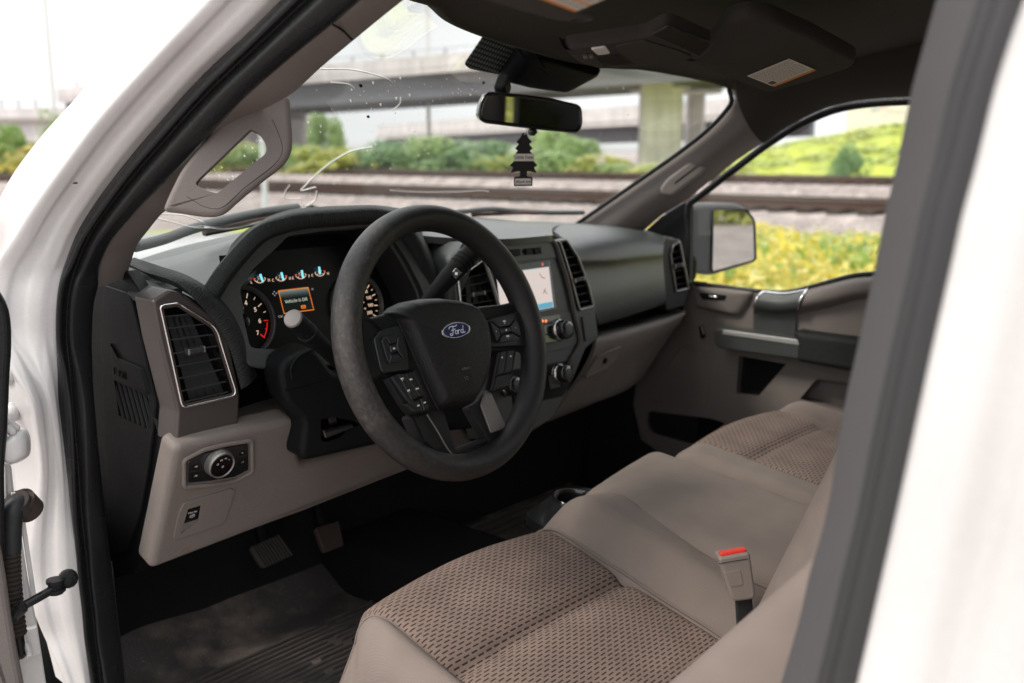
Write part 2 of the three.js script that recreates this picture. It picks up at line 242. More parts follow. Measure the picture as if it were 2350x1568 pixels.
// foliage: clumps of leaf-sized faces through the crown's volume
const leafMats = [[.25, .39, .09], [.48, .50, .09], [.18, .33, .11], [.60, .51, .09], [.37, .50, .18]].map(c => phy(col(...c), .85, { transmission: .5, thickness: 0 }));
function crownGeo(seed, n, leaf, clumps = 14) {
  const r = rng(seed), C = Array.from({ length: clumps }, () => { const a = r() * 6.283, h = r(), q = Math.sqrt(r()) * .75 * (1 - .35 * h); return [Math.cos(a) * q, .12 + h * .75, Math.sin(a) * q, .2 + r() * .22]; });
  const pos = [], nor = [], uv = [];
  for (let i = 0; i < n; i++) { // leaves face outward and up from their clump
    const c = C[Math.floor(r() * clumps)], o = P3(r() * 2 - 1, r() * 1.8 - .6, r() * 2 - 1).normalize(), d = o.clone().multiplyScalar(c[3] * (.82 + .3 * r())), p = P3(c[0] + d.x, Math.max(.0, c[1] + d.y * .8), c[2] + d.z);
    const nn = o.add(P3((r() - .5) * 1.1, .35 + (r() - .5) * .9, (r() - .5) * 1.1)).normalize(), t = P3(r() * 2 - 1, r() * 2 - 1, r() * 2 - 1).cross(nn).normalize(), b = nn.clone().cross(t), s = leaf * (.6 + .8 * r());
    const q = [p.clone().addScaledVector(t, -s), p.clone().addScaledVector(b, s * .45), p.clone().addScaledVector(t, s), p.clone().addScaledVector(b, -s * .45)];
    for (const k of [0, 2, 1, 0, 3, 2]) { pos.push(...q[k].toArray()); nor.push(...nn.toArray()); uv.push(k % 2, k >> 1); }
  }
  const g = new THREE.BufferGeometry(); g.setAttribute('position', new THREE.Float32BufferAttribute(pos, 3)); g.setAttribute('normal', new THREE.Float32BufferAttribute(nor, 3)); g.setAttribute('uv', new THREE.Float32BufferAttribute(uv, 2)); return g;
}
const nth = ['first', 'second', 'third', 'fourth', 'fifth', 'sixth', 'seventh', 'eighth', 'ninth', 'tenth', 'eleventh', 'twelfth', 'thirteenth', 'fourteenth'];
const crowns = [crownGeo(1, 2200, .07), crownGeo(2, 2200, .07, 18), crownGeo(3, 1800, .075, 10), crownGeo(4, 2600, .06, 22)];
const barkM = std(col(.07, .055, .045), .95);
const stemGeo = (() => { const l = [rod(P3(0, -.02, 0), P3(.03, .45, .02), .035, .02, 7)]; for (const [x, z] of [[.3, .1], [-.25, .2], [.05, -.3]]) l.push(rod(P3(.02, .3, .01), P3(x, .72, z), .018, .006, 5)); return merge(l); })();
function bush(name, label, cat, group, p, w, h, mi, ci) {
  const t = thing(name, label, cat, group); t.position.copy(p); t.rotation.y = R1() * 6.28; t.userData.set = 1;
  part(t, 'trunk', stemGeo, barkM).scale.set(w * .8, h, w * .8); part(t, 'crown', crowns[ci % 4], leafMats[mi]).scale.set(w, h, w); return t;
}
// place by the sight line: u in the photograph and the distance from the camera along the ground
const spot = (u, d) => { const k = look(u, 348); k.y = 0; k.normalize(); return P3(EYE.x + k.x * d, 0, EYE.z + k.z * d); };
[[690, 54, 3.2, 3.3, 0], [770, 52, 3.4, 3.0, 1], [850, 53, 3.6, 3.4, 4], [930, 52, 3.6, 3.8, 2], [1010, 51, 3.4, 3.9, 4], [1090, 50, 3.4, 3.6, 2], [1160, 50, 3, 3.1, 1], [1240, 49, 3, 3.0, 4], [1300, 49, 3.2, 3.6, 0], [1370, 48, 3.2, 2.4, 1], [1440, 47, 3.2, 2.0, 4], [1510, 46, 3.2, 1.6, 1], [1580, 46, 3, 1.5, 4], [1650, 45, 3, 1.7, 1]]
  .forEach(([u, d, w, h, m], i) => bush('roadside_bush', `${nth[i]} bush from the left in the green hedge beyond the tracks`, 'bush', 'bushes in the hedge beyond the tracks', spot(u, d), w * .85, h * .52, m, i));
[[-60, 74, 4, 3.6, 3], [10, 72, 4.4, 3.2, 1], [75, 70, 4, 3.0, 3], [135, 68, 4, 3.3, 1], [195, 66, 4, 2.7, 3], [250, 66, 4, 3.4, 1], [330, 64, 4, 3.4, 0], [430, 60, 4, 3.2, 4], [510, 58, 3.8, 3.0, 1], [590, 56, 3.6, 3.2, 4]]
  .forEach(([u, d, w, h, m], i) => bush('shrub', `${nth[i]} shrub from the left in the overgrown yellow green strip`, 'shrub', 'shrubs in the overgrown strip left of the windshield pillar', spot(u, d), w * .9, h * .62, m, i + 1));
bush('young_tree', 'small dark green tree standing above the shrubs at the far left', 'tree', null, spot(135, 67), 1.7, 3.4, 0, 3);
bush('young_tree', 'low leafy tree at the left edge of the picture beside the ramp wall', 'tree', null, spot(28, 70), 1.9, 2.9, 0, 1);
bush('poplar_tree', 'slim pale green tree rising in front of the dark bridge girder', 'tree', null, spot(742, 58), 1.4, 3.9, 4, 2);
bush('round_bush', 'single round dark green bush on the grass bank', 'bush', null, (() => { const p = spot(1952, 39); p.y = .25; return p; })(), .95, 1.35, 2, 3);
bush('young_tree', 'leafy green tree right of the hanging tree-shaped air freshener', 'tree', null, spot(1275, 50), 2.0, 2.4, 4, 1);

// grass strip under the weeds
{ const g = new THREE.PlaneGeometry(11, 20); g.rotateX(-Math.PI / 2); const uv = g.attributes.uv; for (let i = 0; i < uv.count; i++) uv.setXY(i, uv.getX(i) * 11, uv.getY(i) * 20); g.translate(9.6, .012, -6.5); const m = ground('grass_strip', g, grassM); m.rotation.y = 0; }
// yellow weeds close to the truck's passenger side
{
  const r = rng(77), g = crownGeo(9, 110, .085, 7), im = new THREE.InstancedMesh(g, phy(col(1, 1, 1), .9, { transmission: .5, thickness: 0 }), 1500), o = new THREE.Object3D(), c = new THREE.Color();
  for (let i = 0; i < 1500; i++) { let x = 4.5 + r() * 9.5, z = -15 + r() * 18; while (Math.atan2(x - EYE.x, EYE.z - z) < rad(57.5) || z > 3) { x = 4.5 + r() * 9.5; z = -10 + r() * 13; } const n = fbm(x * .4, z * .4, 256, 91, 3); o.position.set(x, -.03, z); o.rotation.set(.2 * (r() - .5), r() * 6.28, .2 * (r() - .5)); const far = Math.max(0, (x - 7) / 7), s = .30 + .2 * r(); o.scale.set(s * 1.2, s * (.75 + r() * .8) * (1 - .55 * far) * (.6 + n), s * 1.2); o.updateMatrix(); im.setMatrixAt(i, o.matrix); const y = r(); c.setRGB(.58 + .22 * y, .56 + .10 * y, .08 + .10 * r()); if (n < .42 || y < .16) c.setRGB(.30 + .1 * y, .44, .09); im.setColorAt(i, c); }
  stuff('yellow_weeds', im, 'yellow green weeds growing between the truck and the tracks', 'weeds');
  const h = crownGeo(12, 30, .2, 4), jm = new THREE.InstancedMesh(h, phy(col(1, 1, 1), .9, { transmission: .3, thickness: 0 }), 1400);
  for (let i = 0; i < 1400; i++) { const z = -30 + r() * 42, s0 = r(), x = 35 + s0 * 15, ramp = Math.min(1, Math.max(0, (z + 33) / 15)), k = Math.min(1, (x - 34.5) / 30 * 1.9); o.position.set(x, ramp * 2.7 * k * k * (3 - 2 * k) + .02, z); o.rotation.set(0, r() * 6.28, 0); const s = .3 + .3 * r(); o.scale.set(s * 2.2, s * .4, s * 2.2); o.updateMatrix(); jm.setMatrixAt(i, o.matrix); const y = fbm(x * .2, z * .2, 256, 93, 3); c.setRGB(.40 + .24 * y, .52 + .12 * y, .12 + .06 * r()); jm.setColorAt(i, c); }
  stuff('long_grass', jm, 'long yellow green grass covering the bank', 'grass');
}
// elevated roads
const concT = tex(512, (x, y) => { const a = fbm(x * 4, y * 4, 4, 101, 5), b = fbm(x * 40, y * 3, 40, 102, 2), v = .82 + .18 * (a - .5) + .14 * (b - .5); return [v, v * .97, v * .96]; }, { srgb: true });
const conc = std(col(.94, .96, .98), .9, { map: rep(concT, .12) }), girderM = std(col(.17, .17, .19), .7, { map: rep(tMott, .2) }), railingM = std(col(.42, .42, .43), .6);
function deck(t, a, b, w, h0, parts) { // straight stretch of bridge from a to b; parts: [name, from, to, sideways out, material]
  const d = b.clone().sub(a), L = d.length(), turn = Math.atan2(d.x, d.z), tilt = Math.asin((b.y - a.y) / L);
  for (const [name, y0, y1, off, ww, m, lab] of parts) { const g = new THREE.BoxGeometry(ww, y1 - y0, L).translate(off, (y0 + y1) / 2, L / 2); g.rotateX(-tilt); g.rotateY(turn); g.translate(a.x, a.y, a.z); part(t, name, worldUV(g), m, lab); }
}
{
  const t = thing('highway_overpass', 'grey elevated road on concrete piers with a dark steel girder crossing behind the mirror', 'overpass');
  const A = P3(44, 4.2, -94), B = P3(62, 6.6, -22); // near edge of the underside
  deck(t, A, B, 10, 0, [['girder', 0, 1.75, 0, .5, girderM, 'dark steel girder'], ['girder', 0, 1.75, 4.5, .5, girderM], ['girder', 0, 1.75, 9, .5, girderM], ['road_slab', 1.75, 2.15, 4.6, 11.4, conc], ['parapet', 2.15, 3.05, -1.0, .3, conc], ['parapet', 2.15, 3.05, 10.2, .3, conc]]);
  for (let i = 0; i < 26; i++) { const p = A.clone().lerp(B, (i + .5) / 26); part(t, 'railing_post', box(p.x + .0, p.y + 3.35, p.z, .16, .6, .16), railingM); }
  part(t, 'railing', bar(A.clone().add(P3(0, 3.6, 0)), B.clone().add(P3(0, 3.6, 0)), .08, .08), railingM);
  for (const [u0, u1, d] of [[1466, 1562, 76], [1572, 1612, 83]]) { const p = spot(u0, d), q = spot(u1, d), c = p.clone().add(q).multiplyScalar(.5), w = p.distanceTo(q); const g = new RoundedBoxGeometry(w, 7.2, 2.2, 3, .3); g.rotateY(-.9); g.translate(c.x, 3.1, c.z); part(t, 'pier', worldUV(g), conc); }
  { const p = spot(1455, 78), q = spot(1640, 82); part(t, 'pier_cap', worldUV(bar(p.setY(6.35), q.setY(6.45), 2.2, 1.1)), conc); }
  { const p = spot(684, 100), g = worldUV(box(p.x, 3, p.z, 1.5, 7, 1.5, .1)); part(t, 'pier', g, conc); }
}
{
  const t = thing('approach_ramp', 'lower light concrete ramp passing beneath the overpass', 'overpass');
  const A = spot(880, 150), B = spot(1760, 92); A.y = 3.3; B.y = 4.35;
  deck(t, A, B, 9, 0, [['girder', -1.5, 0, .6, .6, girderM], ['girder', -1.5, 0, 6, .6, girderM], ['road_slab', 0, .45, 3, 8, conc], ['parapet', .45, 1.9, -1.0, .3, conc]]);
  for (const u of [1075, 1330, 1600, 1700]) { const p = spot(u, 118); part(t, 'pier', worldUV(box(p.x, .8, p.z, 1.6, 3.6, 1.6, .1)), conc); }
}
{
  const t = thing('ramp_wall', 'long pale retaining wall with railing posts at the far left', 'wall');
  const A = spot(-120, 118), B = spot(700, 96); A.y = -.2; B.y = -.2;
  deck(t, A, B, 3, 0, [['wall', 0, 4.6, 0, .8, conc], ['ledge', 4.6, 4.95, -.35, 1.5, std(col(.34, .31, .30), .8)], ['parapet', 4.95, 5.9, -.1, .3, conc]]);
  for (let i = 0; i < 20; i++) { const p = A.clone().lerp(B, (i + .5) / 20); part(t, 'railing_post', box(p.x, 6.15, p.z, .2, .9, .2), railingM); }
}
{ // wall with faded paint above the grass bank
  const t = thing('painted_wall', 'pale wall with faded blue and red spray paint at the top of the grass bank', 'wall');
  const paint = canvas(1024, 128, (c, w, h) => { c.fillStyle = '#d9d3c6'; c.fillRect(0, 0, w, h); const r = rng(5); for (let i = 0; i < 60; i++) { c.strokeStyle = ['#b4c6ca', '#aab2b6', '#d6bfb9', '#a3b0b4', '#c6c2c8', '#dccbc6'][i % 6]; c.lineWidth = 2 + r() * 6; c.beginPath(); const x = r() * w, y = h * (.25 + r() * .6); c.moveTo(x, y); c.bezierCurveTo(x + 60 * (r() - .5), y - 50 * r(), x + 80 * r(), y + 40 * (r() - .5), x + 60 * (r() - .3), y + 50 * (r() - .5)); c.stroke(); } });
  const A = P3(51, 0, -21), B = P3(52, 0, 14), L = A.distanceTo(B), g = new THREE.BoxGeometry(.6, 3.6, L); g.translate(0, 4.35, L / 2); g.rotateY(Math.atan2(B.x - A.x, B.z - A.z)); g.translate(A.x, 0, A.z);
  part(t, 'wall', g, std(col(1, 1, 1), .85, { map: paint })); part(t, 'coping', bar(P3(50.9, 6.2, -21), P3(51.9, 6.2, 14), .9, .22), conc);
}
for (const [u, d, h, lab] of [[132, 92, 40, 'tall thin pole standing at the far left before the white sky'], [985, 88, 40, 'tall slender lamp pole rising behind the overpass']]) { const p = spot(u, d), t = thing('lamp_pole', lab, 'pole', 'tall poles by the elevated road'); part(t, 'pole', rod(p, P3(p.x, h, p.z), .16, .10, 10), std(col(.62, .62, .60), .5)); part(t, 'footing', rod(p, P3(p.x, .6, p.z), .4, .35, 12), conc); part(t, 'lamp_arm', bar(P3(p.x, h, p.z), P3(p.x + 2, h + .4, p.z + 1), .12, .12), railingM); }
{ const p = spot(603, 25), t = thing('marker_post', 'pale slim post beside the tracks seen through the windshield', 'post'); part(t, 'pole', rod(p, P3(p.x, 2.05, p.z), .07, .07, 10), std(col(.66, .70, .70), .5)); part(t, 'cap', rod(P3(p.x, 2.05, p.z), P3(p.x, 2.1, p.z), .085, .06, 10), railingM); }
// behind the truck: what the mirrors look at
[[7, 34, 3, 2.6, 4], [13, 32, 3, 2.2, 1], [2, 36, 3, 2.8, 0]].forEach(([x, z, w, h, m], i) => bush('hedge_bush', ['pale green bush farther behind the truck', 'yellow green bush behind the truck toward the tracks', 'dark green bush straight behind the truck'][i], 'bush', 'bushes behind the truck', P3(x, 0, z), w, h, m, i));

// ═════════════ THE TRUCK'S CAB ═════════════
const cab = thing('truck_cab', 'white pickup truck cab seen through its open driver door', 'truck cab');
const lerp = (a, b, t) => a + (b - a) * t;
// stations down the driver's door opening: [white outer edge, seal outer edge, seal inner edge] and the across-truck position of each
const ST = [
  [730, -290, 850, -200, 960, -110, -.725, -.685, -.66],
  [585, -125, 690, -45, 790, 37, -.735, -.695, -.668], [470, 0, 565, 80, 660, 143, -.74, -.70, -.672], [370, 108, 455, 185, 545, 246, -.75, -.705, -.676],
  [262, 225, 345, 308, 432, 367, -.76, -.712, -.68], [200, 300, 283, 382, 368, 433, -.765, -.718, -.684], [135, 390, 222, 465, 300, 505, -.775, -.726, -.69],
  [75, 474, 178, 536, 255, 558, -.785, -.735, -.695], [30, 545, 150, 604, 228, 618, -.795, -.743, -.70], [-15, 610, 135, 642, 222, 660, -.805, -.75, -.705],
  [-35, 680, 127, 704, 212, 705, -.815, -.755, -.71], [-30, 760, 126, 782, 209, 782, -.818, -.757, -.712], [25, 850, 133, 850, 214, 850, -.81, -.758, -.713],
  [70, 918, 138, 918, 219, 918, -.80, -.759, -.714], [83, 985, 145, 985, 225, 985, -.795, -.76, -.715], [90, 1060, 152, 1060, 231, 1060, -.79, -.76, -.715],
  [86, 1125, 157, 1125, 236, 1125, -.79, -.76, -.715], [74, 1190, 162, 1190, 242, 1190, -.795, -.76, -.715], [63, 1260, 171, 1260, 249, 1260, -.80, -.76, -.715],
  [62, 1330, 178, 1330, 256, 1330, -.80, -.76, -.715], [72, 1400, 186, 1400, 264, 1400, -.80, -.76, -.715], [95, 1460, 192, 1460, 271, 1460, -.79, -.76, -.715], [125, 1520, 199, 1520, 279, 1520, -.785, -.76, -.715], [170, 1620, 212, 1620, 292, 1620, -.775, -.76, -.715]];
const sO = ST.map(s => X(s[0], s[1], s[6])), sL = ST.map(s => X(s[2], s[3], s[7])), sR = ST.map(s => X(s[4], s[5], s[8]));
const away = (i) => { const t = sL[Math.min(i + 1, ST.length - 1)].clone().sub(sL[Math.max(i - 1, 0)]), w = sR[i].clone().sub(sO[i]); const n = t.cross(w).normalize(); return n.z > 0 || n.x < -.5 ? n : n.negate(); };
{
  const prof = [[-.02, -.035], [0, -.008], [.08, .000], [.26, .001], [.38, -.002], [.54, -.002], [.66, .001], [.82, .001], [.92, -.003], [1, -.006]];
  const rows = prof.map(([s, h]) => ST.map((_, i) => { const n = away(i); return sO[i].clone().lerp(sL[i], s).addScaledVector(n, h); }));
  rows.unshift(ST.map((_, i) => sO[i].clone().addScaledVector(away(i), -.07).add(P3(-.012, 0, -.05))));
  part(cab, 'pillar_panel', sheet(rows, { nu: 90, nv: 44 }), M.white, 'white painted frame of the open driver doorway');
  const sp = [[0, -.006], [.05, .006], [.14, .011], [.22, .010], [.28, .002], [.34, .001], [.40, .008], [.50, .014], [.62, .014], [.78, .010], [.92, .004], [1.0, -.006]];
  const g = sheet(sp.map(([s, h]) => ST.map((_, i) => sL[i].clone().lerp(sR[i], s).addScaledVector(away(i), h))), { nu: 110, nv: 44 });
  part(cab, 'door_seal', g, M.rubber, 'black rubber seal round the driver doorway');
}
// hinge pillar behind the white edge: what shows at the far left between body and open door
{
  const rows = [[-120, -.82, -.37], [0, -.79, -.40], [60, -.775, -.43], [120, -.76, -.44]].map(([u, x]) => [720, 860, 1000, 1200, 1400, 1620].map(v => X(u, v, x).add(P3(0, 0, -.06))));
  part(cab, 'hinge_pillar', sheet(rows, { nu: 20, nv: 12 }), M.white, 'shaded white hinge pillar');
  for (const [u, v] of [[25, 862], [30, 945]]) { const F = new Frame(X(u, v, -.80), P3(-.5, 0, .86)); part(cab, 'hinge_bolt', lathe(F, [[0, .012], [.007, .011], [.009, .006], [.013, .005], [.014, 0]], 12), M.white); }
}
{ // body plug and small chips on the outer edge
  for (const [u, v] of [[58, 522], [34, 563], [172, 420]]) { const p = X(u, v, -.775).addScaledVector(look(u, v), -.012); part(cab, 'paint_chip', new THREE.SphereGeometry(.0022, 8, 6).scale(1.6, .6, .6).translate(...p.toArray()), M.pod); }
}
// A-pillar trim inside, driver's side
const TR = [[1000, -130, 1075, -120], [905, -55, 985, -50], [837, 0, 893, 22], [762, 59, 810, 90], [660, 143, 738, 150], [587, 204, 665, 215], [520, 275, 568, 268], [450, 350, 488, 336], [410, 390, 432, 388], [337, 465, 405, 465], [300, 505, 372, 487], [262, 547, 340, 525], [236, 595, 312, 563], [226, 640, 297, 605], [222, 672, 287, 640]];
const trX = i => lerp(-.664, -.700, Math.min(1, i / 11)), tlX = i => lerp(-.612, -.648, Math.min(1, i / 11));
const trimEdge = TR.map((s, i) => X(s[2], s[3], tlX(i)));
{
  const a = TR.map((s, i) => X(s[0] - 18, s[1] - 6, trX(i))), b = trimEdge, n = P3(-.5, .1, .8).normalize();
  const rows = [[0, -.01], [.15, .004], [.4, .008], [.7, .004], [.92, -.003], [1, -.012]].map(([s, h]) => a.map((p, i) => p.clone().lerp(b[i], s).addScaledVector(n, h))); rows.push(b.map(p => p.clone().add(P3(.004, -.002, -.035))));
  part(cab, 'pillar_trim', sheet(rows, { nu: 60, nv: 20 }), M.trim, 'grey driver side pillar trim');
  part(cab, 'trim_joint', tube([[762, 59], [785, 73], [806, 93]].map(([u, v], i) => X(u, v, lerp(-.672, -.618, i / 2)).addScaledVector(n, .0055)), .0012, { seg: 12, rad: 6 }), M.pit);
}
{ // the looped grab handle
  const F = new Frame(X(560, 360, -.64), P3(-.62, .12, .78));
  const out = [[664, 216], [667, 266], [671, 315], [669, 347], [660, 368], [641, 389], [600, 419], [542, 468], [518, 491], [494, 499], [463, 498], [408, 489], [373, 486], [388, 450], [416, 392], [508, 280], [580, 222]];
  const hole = { px: [[572, 283], [604, 297], [622, 324], [627, 346], [622, 363], [502, 461], [466, 449], [440, 435], [436, 418], [446, 404]], r: .006 };
  const h = part(cab, 'grab_handle', plate(F, out, { lift: .008, deep: .018, bev: .007, r: .012, holes: [hole], seg: 5, plane: 0 }), M.trim, 'looped grey grab handle on the driver side pillar');
  part(h, 'seam', tube([[430, 452], [470, 475], [505, 478], [560, 432], [640, 366], [648, 340], [640, 310], [625, 275]].map(([u, v]) => { const p = F.at(u, v, .0076); return F.P(p.x, p.y, .0076); }), .0006, { seg: 40, rad: 5 }), M.pit);
}
// windshield, curved between the two pillars
const psFront = [[1330, 512], [1405, 460], [1480, 408], [1560, 352], [1630, 297], [1668, 258], [1686, 230], [1680, 205]].map(([u, v], i) => X(u, v, lerp(.70, .655, i / 7)));
let glassMesh;
{
  const L = [13, 10, 7, 4, 2, 0].map(i => trimEdge[i].clone().add(P3(.0, .004, -.03))), R = [0, 1.4, 2.8, 4.2, 5.6, 7].map(t => crv(psFront, t / 7).add(P3(.01, 0, -.01)));
  L.unshift(L[0].clone().add(P3(.0, -.05, -.14))); R.unshift(R[0].clone().add(P3(0, -.03, -.05)));
  const rows = L.map((l, i) => { const r = R[i], m = (k, b) => { const p = l.clone().lerp(r, k); p.z -= b; return p; }; const up = i > 4 ? (i - 4) * .022 : 0; return [l, m(.2, .13), m(.4, .20), m(.6, .19), m(.8, .12), r].map((p, k) => k && k < 5 ? p.add(P3(0, up, -up)) : p.add(P3(0, up * .5, 0))); });
  const g = sheet(rows, { nu: 40, nv: 30 }); glassMesh = part(cab, 'windshield', g, M.glass, 'windshield with specks and pale streaks');
  glassMesh.castShadow = false;
}
const rayc = new THREE.Raycaster();
function onGlass(u, v, back = .004) { rayc.set(EYE, look(u, v)); const h = rayc.intersectObject(glassMesh)[0]; return h ? h.point.clone().addScaledVector(look(u, v), -back) : null; }
glassMesh.updateMatrixWorld(true);
{
  const r = rng(33), g = [];
  for (let i = 0; i < 120; i++) { const big = r() < .2, u = i < 95 ? 700 + r() * 420 : 1330 + r() * 300, v = i < 95 ? 175 + (r() ** .8) * 130 : 185 + r() * 160, p = onGlass(u, v); if (!p) continue; const s = big ? .0010 + r() * .0011 : .0004 + r() * .0005; const q = new THREE.IcosahedronGeometry(s, 0).scale(1, .8 + r(), .5); g.push(q.translate(...p.toArray())); }
  for (let i = 0; i < 24; i++) { const p = onGlass(480 + r() * 140, 300 + r() * 120) || null, q = onGlass(690 + r() * 300, 320 + r() * 130); for (const k of [p, q]) if (k) g.push(new THREE.IcosahedronGeometry(.0006 + r() * .0007, 0).translate(...k.toArray())); }
  const m = part(glassMesh, 'dirt_specks', merge(g), M.chip, 'pale specks on the glass'); m.userData.kind = 'stuff';
  const streaks = [[[853, 338], [800, 350], [745, 385], [697, 430], [690, 438], [710, 434], [724, 430]], [[727, 440], [722, 462], [690, 480], [620, 502], [560, 520], [520, 526], [470, 522]], [[665, 425], [655, 440], [655, 455], [675, 458], [692, 457], [690, 464]], [[735, 159], [800, 160], [860, 172], [895, 185], [915, 208]], [[920, 225], [918, 238], [900, 255]], [[760, 190], [800, 194], [815, 205]], [[895, 437], [960, 441], [1040, 441], [1110, 438], [1122, 440]], [[372, 492], [420, 495], [470, 512]], [[360, 502], [400, 512], [440, 522], [480, 524]]];
  for (const s of streaks) { const pts = s.map(([u, v]) => onGlass(u, v)).filter(Boolean); if (pts.length > 2) part(glassMesh, 'pale_streak', tube(pts, s.length > 6 ? .0011 : .0006, { seg: 40, rad: 5 }), M.chip); }
  const bug = [[828, 197], [845, 268], [1110, 190]]; bug.forEach(([u, v]) => { const p = onGlass(u, v); if (p) part(glassMesh, 'dead_insect', new THREE.SphereGeometry(.0022, 8, 6).scale(1.5, 1, .7).translate(...p.toArray()), M.pit); });
}
// headliner and roof
const FR = [[-.64, 1.655, .16], [-.52, 1.67, .07], [-.40, 1.668, .0]].map(p => P3(...p));
const hdr = [Z(880, -40, .12), Z(942, 0, .04), Z(1000, 19, .0), Z(1037, 54, -.03), Z(1115, 87, -.075), Z(1200, 113, -.10), Z(1300, 141, -.125), Z(1400, 157, -.14), Z(1480, 162, -.15), Z(1590, 181, -.16), Z(1650, 195, -.165), Z(1690, 212, -.175)];
{
  const n = hdr.length, w = i => i / (n - 1), rows = [hdr.map(p => p.clone().add(P3(0, .02, -.035))), hdr];
  rows.push(hdr.map((p, i) => p.clone().add(P3(0, .012, .05)))); rows.push(hdr.map((p, i) => P3(lerp(-.66, .66, w(i)), 1.665 + .03 * Math.sin(w(i) * Math.PI), lerp(.34, .12, w(i)))));
  rows.push(hdr.map((p, i) => P3(lerp(-.66, .66, w(i)), 1.70 + .035 * Math.sin(w(i) * Math.PI), .42))); rows.push(hdr.map((p, i) => P3(lerp(-.66, .66, w(i)), 1.71 + .04 * Math.sin(w(i) * Math.PI), 1.0)), hdr.map((p, i) => P3(lerp(-.66, .66, w(i)), 1.70 + .04 * Math.sin(w(i) * Math.PI), 1.9)));
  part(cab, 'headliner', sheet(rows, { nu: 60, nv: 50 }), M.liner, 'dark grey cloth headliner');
  const top = rows.slice(0).map((r, j) => r.map(p => p.clone().add(P3(0, .055, j < 2 ? -.02 : 0)))); part(cab, 'roof_panel', sheet(top, { nu: 30, nv: 24 }), M.white, 'white roof');
}
// passenger side: pillar trim, roof rail, seals
const psBack = [[1478, 530], [1520, 494], [1572, 462], [1632, 414], [1700, 362], [1762, 322], [1800, 297], [1837, 277]].map(([u, v], i) => X(u, v, lerp(.745, .735, i / 7)));
{
  const n = P3(-.85, 0, .5).normalize();
  const rows = [[0, -.012], [.05, .0], [.3, .016], [.55, .020], [.8, .008], [1, -.012]].map(([s, h]) => psFront.map((p, i) => p.clone().lerp(psBack[i], s).addScaledVector(n, h)));
  part(cab, 'pillar_trim', sheet(rows, { nu: 40, nv: 24 }), M.trim, 'pale passenger side pillar trim with a grab handle');
  part(cab, 'glass_seal', tube(psFront.map(p => p.clone().add(P3(-.012, -.002, .0))), .0055, { seg: 50 }), M.rubber, 'black edge of the windshield');
  const inner = [[1680, 190], [1710, 190], [1750, 180], [1800, 150], [1860, 130], [1960, 110], [2120, 100], [2300, 100]].map(([u, v], i) => X(u, v, .62)), outer = [[1752, 338], [1800, 304], [1837, 284], [1875, 266], [1912, 253], [1987, 239], [2105, 232], [2300, 231]].map(([u, v]) => X(u, v, .735));
  const rr = [0, .25, .6, .9, 1].map((s, k) => inner.map((p, i) => p.clone().lerp(outer[i], s).addScaledVector(P3(-.5, -.8, 0), [-.02, .012, .014, .0, -.012][k]))); part(cab, 'roof_rail_trim', sheet(rr, { nu: 40, nv: 14 }), M.liner, 'dark trim above the passenger window');
  // grab handle on the passenger pillar
  const F = new Frame(X(1580, 395, .70), P3(-.8, .1, .55));
  const h = part(cab, 'grab_handle', plate(F, [[1514, 434], [1530, 412], [1622, 345], [1640, 347], [1640, 362], [1613, 398], [1540, 452], [1520, 448]], { lift: .022, deep: .03, bev: .006, r: .008, plane: 0, holes: [{ px: [[1539, 419], [1624, 355], [1629, 362], [1610, 386], [1546, 434]], r: .004 }] }), M.trim, 'slim grab handle on the passenger side pillar');
  part(h, 'recess', plate(F, [[1530, 424], [1624, 350], [1633, 362], [1612, 390], [1543, 440]], { lift: .002, deep: .004, bev: 0, plane: 0 }), M.dash);
}
